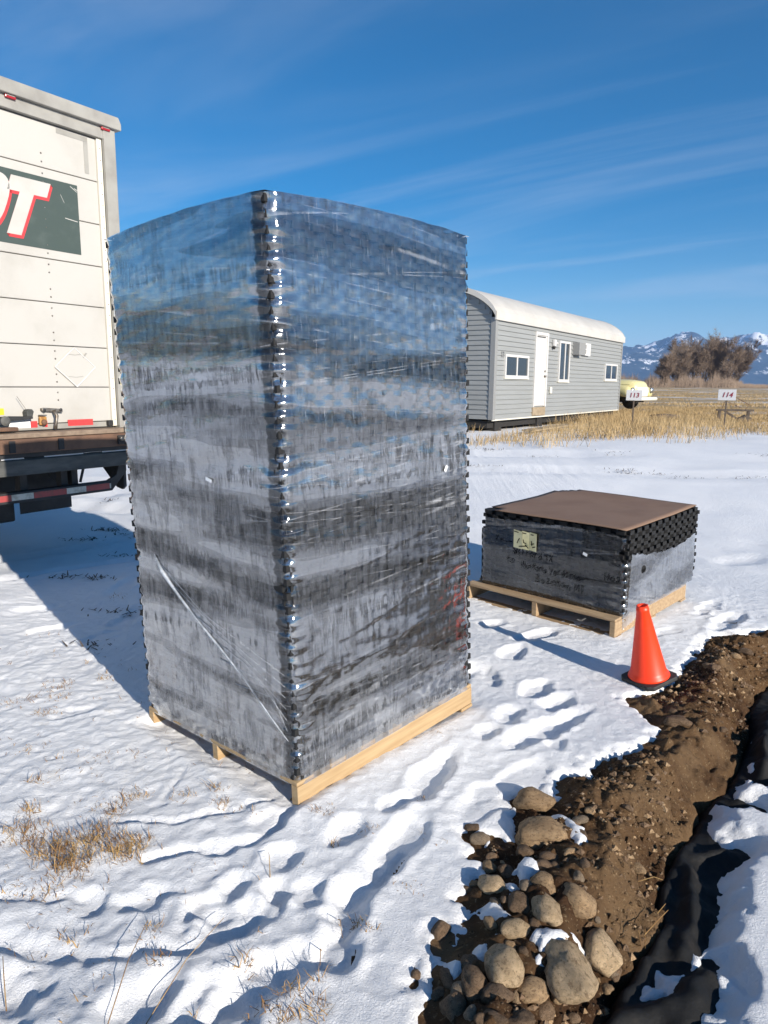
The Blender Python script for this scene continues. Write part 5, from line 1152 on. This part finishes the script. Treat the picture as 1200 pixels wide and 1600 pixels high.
# arched roof: sheet panels over the length, fascia bands on the long sides
ws = np.linspace(-.07, HW + .07, 33); NP = 9
rf = MB()
def roofz(w): c = HW / 2; t = max(0., 1 - (abs(w - c) / (c + .07)) ** 2.0); return Z1 + .17 + (RH - .06) * t ** .75
seg = np.linspace(-.10, HL + .10, NP + 1)
rroot = None
for i in range(NP):
    q = MB(); a, b = seg[i] + .002, seg[i + 1] - .002
    n = len(ws)
    vs = [(x, w, roofz(w) + dz_) for x in (a, b) for dz_ in (0, -.03) for w in ws]
    fs = []
    for j in range(n - 1): fs += [(j, j + 1, 2 * n + j + 1, 2 * n + j), (n + j + 1, n + j, 3 * n + j, 3 * n + j + 1), (j, n + j, n + j + 1, j + 1), (2 * n + j, 2 * n + j + 1, 3 * n + j + 1, 3 * n + j)]
    q.add(vs, fs); o = q.build('roof_panel', M['roof'], ho, smooth=False)
for ya, yb in ((-.085, -.032), (HW + .032, HW + .085)): MB().box(-.10, HL + .10, ya, yb, Z1 - .02, Z1 + .19).build('roof_fascia', M['roof'], ho, bevel=.006)
for xa, xb in ((-.125, -.10), (HL + .10, HL + .125)):
    q = MB(); n = len(ws)
    vs = [(x, w, roofz(w) + dz_) for x in (xa, xb) for dz_ in (.012, -.12) for w in ws]; fs = []
    for j in range(n - 1): fs += [(j, j + 1, 2 * n + j + 1, 2 * n + j), (n + j + 1, n + j, 3 * n + j, 3 * n + j + 1), (j, n + j, n + j + 1, j + 1), (2 * n + j, 2 * n + j + 1, 3 * n + j + 1, 3 * n + j)]
    q.add(vs, fs); q.build('roof_edge_trim', M['roof'], ho)
def window(x0, x1, z0, z1, mid=.5, curt=False):
    w = empty('window'); w.parent = ho; t = .06
    for (a, b, c, d) in ((x0, x1, z0, z0 + t), (x0, x1, z1 - t, z1), (x0, x0 + t, z0 + t, z1 - t), (x1 - t, x1, z0 + t, z1 - t)):
        MB().box(a, b, -.068, .0, c, d).build('frame', M['white_trim'], w, bevel=.004)
    xm = x0 + (x1 - x0) * mid; MB().box(xm - .03, xm + .03, -.058, .0, z0 + t, z1 - t).build('mullion', M['white_trim'], w)
    MB().box(x0 - .03, x1 + .03, -.070, -.0, z0 - .03, z0 - .001).build('sill', M['cream_trim'], w)
    for a, b in ((x0 + t, xm - .03), (xm + .03, x1 - t)): MB().box(a, b, -.0415, -.0365, z0 + t, z1 - t).build('pane', M['glass_dark'], w)
    return w
window(.56, 2.05, 1.785, 2.365); window(4.31, 5.20, 1.72, 2.89, .55); window(8.78, 10.2, 1.79, 2.36, .52)
dr = empty('door'); dr.parent = ho
MB().box(2.56, 3.10, -.030, .0, 1.03, 2.96).build('leaf', M['white_trim'], dr, bevel=.004); MB().box(3.10, 3.34, -.030, .0, 1.03, 2.96).build('leaf_edge', M['white_trim'], dr)
for a, b, c, d in ((2.50, 2.56, 1.0, 3.045), (3.34, 3.42, 1.0, 3.045), (2.56, 3.34, 2.962, 3.045)): MB().box(a, b, -.060, .0, c, d).build('frame', M['white_trim'], dr, bevel=.004)
for a, b in ((2.62, 2.92), (2.98, 3.28)):
    for c, d in ((1.12, 1.60), (1.90, 2.42), (2.50, 2.86)): MB().box(a, b, -.0345, -.0295, c, d).build('door_panel', M['white_trim'], dr, bevel=.003)
MB().box(2.60, 3.22, -.050, -.031, 2.905, 2.935).build('door_closer', M['steel'], dr)
MB().lathe([(.035, -.03), (.035, -.045), (.02, -.06), (.032, -.09), (.015, -.10)], 14, (3.26, 0, 1.85), 'y').build('knob', M['steel'], dr, smooth=True); MB().lathe([(.032, -.03), (.028, -.055)], 14, (3.26, 0, 1.99), 'y').build('dead_bolt', M['steel'], dr)
MB().box(2.48, 3.40, -.055, .0, .765, .995).build('threshold', M['plank'], dr, bevel=.006)
lp = MB().box(3.74, 3.86, -.13, -.02, 2.70, 2.90).build('porch_lamp', M['white_trim'], ho, bevel=.03); MB().lathe([(.02, 2.62), (.045, 2.66), (.045, 2.70)], 10, (3.78, -.08, 0)).build('lamp_shade', M['dark'], lp); MB().tube([(3.86, -.05, 2.83), (4.05, -.08, 2.80)], .03, 8).build('lamp_sensor', M['white_trim'], lp)
ac = MB().box(5.50, 6.05, -.24, -.02, 2.53, 2.91).build('air_conditioner', M['trimgrey'], ho, bevel=.01)
gr_ = empty('vent_window'); gr_.parent = ho
for a, b, c, d in ((6.30, 6.97, 2.545, 2.60), (6.30, 6.97, 2.875, 2.93), (6.30, 6.36, 2.60, 2.875), (6.55, 6.97, 2.60, 2.875), (6.36, 6.55, 2.725, 2.75)): MB().box(a, b, -.10, .0, c, d).build('frame', M['white_trim'], gr_)
MB().box(6.36, 6.55, -.045, -.037, 2.60, 2.875).build('pane', M['glass_dark'], gr_)
MB().box(3.68, 3.80, -.09, -.02, 1.36, 1.56).build('outlet_cover', M['cream_trim'], ho, bevel=.03)
def text_mesh(txt, size, shear=0.0):
    cu = bpy.data.curves.new('t', 'FONT'); cu.body = txt; cu.size = size; cu.shear = shear; cu.align_x = 'CENTER'; cu.align_y = 'CENTER'; cu.extrude = .004; cu.offset = .002
    ob = bpy.data.objects.new('t', cu); COL.objects.link(ob); dg = bpy.context.evaluated_depsgraph_get(); me = bpy.data.meshes.new_from_object(ob.evaluated_get(dg)); bpy.data.objects.remove(ob); bpy.data.curves.remove(cu); return me
nm = link('house_number', text_mesh('13', .20), M['trimgrey'], ho); nm.location = (.43, -.042, 2.35); nm.rotation_euler = (R_(90), 0, 0)
for xc in (.6, 3.4, 6.2, 9.0):
    MB().box(xc - .2, xc + .2, .1, .5, .25, Z0 - .0).build('pier', M['dark'], ho)
MB().box(.05, HL - .05, .15, HW - .1, .52, Z0 - .04).build('floor_frame', M['dark'], ho)
MB().box(.05, HL - .05, 1.6, 1.64, .30, .52).build('skirt', M['dark'], ho)
# plank lying in the grass before the house
a = HO + D_H * 1.2 + N_H * 1.0; pz_ = snow_z(a.x, a.y)
o = MB().box(-1.2, 1.3, -.14, .14, 0, .045).build('plank', M['plank'], None, bevel=.006); o.location = (a.x, a.y, pz_ + .06); o.rotation_euler = (R_(2), R_(-1), TRA - .05); tag(o, 'long pale plank lying in the dry grass below the house door', 'plank')

# ------------------------------------------------------------------ old pickup behind the house (local x forward)
cp = Vector((10.35, 29.0, .66)); car = empty('pickup_truck', cp, (0, 0, R_(-50)))
tag(car, 'pale yellow vintage pickup partly hidden behind the tiny house', 'pickup')
def loft(secs, m_, name, parent, smooth=True):
    q = MB(); n = len(secs[0]); vs = [p for s in secs for p in s]; fs = [tuple(range(n))[::-1], tuple((len(secs) - 1) * n + k for k in range(n))]
    for i in range(len(secs) - 1):
        for k in range(n): fs.append((i * n + k, i * n + (k + 1) % n, (i + 1) * n + (k + 1) % n, (i + 1) * n + k))
    return q.add(vs, fs).build(name, m_, parent, smooth)
def rsec(x, hw, z0, z1, p=3.0, n=20):
    r = []
    for k in range(n):
        a = 2 * math.pi * k / n; c, s = math.cos(a), math.sin(a)
        r.append((x, hw * math.copysign(abs(c) ** (2 / p), c), (z0 + z1) / 2 + (z1 - z0) / 2 * math.copysign(abs(s) ** (2 / p), s)))
    return r
loft([rsec(-1.62, .70, .55, 1.20), rsec(-1.2, .70, .50, 1.22), rsec(-.5, .64, .50, 1.20), rsec(-.12, .52, .50, 1.14), rsec(-.02, .42, .55, 1.02)], M['car_yellow'], 'hood', car)
loft([rsec(-3.1, .80, .45, 1.20), rsec(-2.9, .85, .42, 1.22), rsec(-1.8, .85, .42, 1.24), rsec(-1.58, .78, .45, 1.20)], M['car_yellow'], 'cab_body', car)
loft([rsec(-3.02, .66, 1.16, 1.70), rsec(-2.9, .72, 1.16, 1.80), rsec(-2.2, .70, 1.16, 1.80), rsec(-1.86, .66, 1.16, 1.66), rsec(-1.66, .64, 1.14, 1.30)], M['car_yellow'], 'cab_roof', car)
MB().add([(-1.70, -.56, 1.24), (-1.70, .56, 1.24), (-1.95, .54, 1.68), (-1.95, -.54, 1.68), (-1.64, -.56, 1.25), (-1.64, .56, 1.25), (-1.88, .54, 1.70), (-1.88, -.54, 1.70)], [(0, 1, 2, 3), (7, 6, 5, 4), (0, 4, 5, 1), (1, 5, 6, 2), (2, 6, 7, 3), (3, 7, 4, 0)]).build('windscreen', M['glass_dark'], car)
for s in (-1, 1):
    MB().box(-2.75, -2.0, s * .72 - .012, s * .72 + .012, 1.27, 1.68).build('side_window', M['glass_dark'], car, bevel=.004)
    loft([rsec(-1.55, .10, .40, .62, 2.2), rsec(-1.40, .19, .36, .86, 2.2), rsec(-1.05, .22, .50, 1.00, 2.2), rsec(-.6, .22, .55, 1.00, 2.2), rsec(-.25, .20, .50, .94, 2.2), rsec(-.05, .15, .52, .84, 2.2)], M['car_yellow'] if s > 0 else M['car_yellow'], 'fender', car).location = (0, s * .70, 0)
    w_ = wheel(car, (-.95, s * .72, .36), .36, .20, M['tyre'], M['car_white'], 'y'); wheel(car, (-3.9, s * .72, .36), .36, .20, M['tyre'], M['car_white'], 'y')
    MB().lathe([(.10, -.02), (.11, .03), (.09, .05), (.02, .07)], 18, (-.02, s * .70, .78), 'x').build('headlight', M['chrome'], car, smooth=True)
    MB().box(-1.5, -.2, s * .66 - .006, s * .66 + .006, .985, 1.0).build('hood_seam', M['dark'], car)
MB().box(-.06, .02, -.40, .40, .52, .90).build('grille', M['car_white'], car, bevel=.05, seg=3)
for k in range(4): MB().box(.015, .03, -.36, .36, .56 + k * .085, .60 + k * .085).build('grille_bar', M['car_white'], car, bevel=.008)
MB().tube([(-.10, -.92, .44), (.14, -.80, .44), (.20, 0, .44), (.14, .80, .44), (-.10, .92, .44)], .075, 10).build('bumper', M['car_white'], car, smooth=True)
MB().box(-4.9, -3.15, -.80, .80, .55, 1.05).build('load_bed', M['car_yellow'], car, bevel=.03)
MB().box(-4.8, -.2, -.5, .5, .30, .50).build('chassis', M['dark'], car)

# ------------------------------------------------------------------ numbered signs, old frame, logs
def lot_sign(px_, py_, depth, w, h, txt, rz, lab, shear):
    d = ray(px_, py_); t = depth / d.y; p = Vector((d.x * t, depth, CAM_H + d.z * t)); g = snow_z(p.x, p.y)
    r = empty('lot_sign', (p.x, p.y, g), (0, 0, rz)); zc = p.z - g
    b = MB().box(-w / 2, w / 2, -.006, .006, zc - h / 2, zc + h / 2).build('board', M['sign_white'], r, bevel=.004)
    MB().box(-.02, .02, .007, .045, -.15, zc + h / 2 - .02).build('post', M['oldwood'], r, bevel=.003)
    tmesh = link('numerals', text_mesh(txt, h * .62, shear), M['maroon'], b); tmesh.location = (0, -.0105, zc - .005); tmesh.rotation_euler = (R_(90), 0, 0)
    tag(r, lab, 'sign', 'numbered lot signs'); return r
lot_sign(991, 617.5, 19.5, .41, .28, '113', R_(-18), 'white board sign numbered 113 in front of the yellow pickup', .12)
lot_sign(1136, 617, 18.5, .42, .28, '114', R_(-24), 'white board sign numbered 114 behind the old wooden frame', .25)
g = at(1147, 655, .47); fr_ = empty('broken_bench_frame', (g.x * .92, g.y * .92, snow_z(g.x * .92, g.y * .92)), (0, 0, R_(-20)))
MB().box(-.56, .56, -.12, .12, .36, .42).build('top_plank', M['oldwood'], fr_, bevel=.008)
for xa in (-.46, .40): MB().box(xa - .04, xa + .04, -.1, .1, -.08, .359).build('leg', M['oldwood'], fr_, bevel=.006)
MB().prism([(-.34, .34), (-.26, .36), (.30, .02), (.24, -.04)], -.06, .06).build('brace', M['oldwood'], fr_, bevel=.006)
MB().prism([(.10, -.06), (.48, -.06), (.50, .16), (.30, .24), (.08, .12)], -.2, .15).build('fallen_block', M['oldwood'], fr_, bevel=.02)
MB().tube([(-.40, 0, .42), (-.34, 0, .62), (-.10, 0, .86), (.42, 0, .56), (.30, 0, .42)], .013, 6).build('bent_rod', M['rust'], fr_); MB().tube([(-.30, .05, .68), (.20, .05, .45)], .010, 6).build('bent_rod', M['rust'], fr_)
tag(fr_, 'broken weathered bench frame with a bent rod standing in the grass', 'bench')
for (px_, py_, L, r, rz, lab) in ((1040, 641, 1.0, .13, .1, 'short dark weathered log lying in the straw'), (1062, 637, .7, .05, -.25, 'thin dark pole lying beside the short log')):
    p = at(px_, py_, .47) * .72; o = MB().tube([(-L / 2, 0, 0), (0, .02, .03), (L / 2, 0, .01)], [r, r * 1.1, r * .8], 9).build('log', M['oldwood'], None, smooth=True)
    o.location = (p.x, p.y, snow_z(p.x, p.y) + r * .7); o.rotation_euler = (0, 0, rz); tag(o, lab, 'log')

# ------------------------------------------------------------------ air between here and the mountains
hz_m = bpy.data.materials.new('thin haze'); hz_m.use_nodes = True; hn = hz_m.node_tree.nodes; hn.remove(hn['Principled BSDF'])
pv = hn.new('ShaderNodeVolumePrincipled'); pv.inputs['Color'].default_value = (0.32, 0.56, 1.0, 1); pv.inputs['Density'].default_value = 0.00008; pv.inputs['Anisotropy'].default_value = 0.0
hz_m.node_tree.links.new(pv.outputs[0], hn['Material Output'].inputs['Volume'])
hz = MB().box(-9500, 12500, -6500, 13500, -2, 800).build('haze', hz_m); tag(hz, 'thin blue haze over the valley', 'haze', kind='stuff')
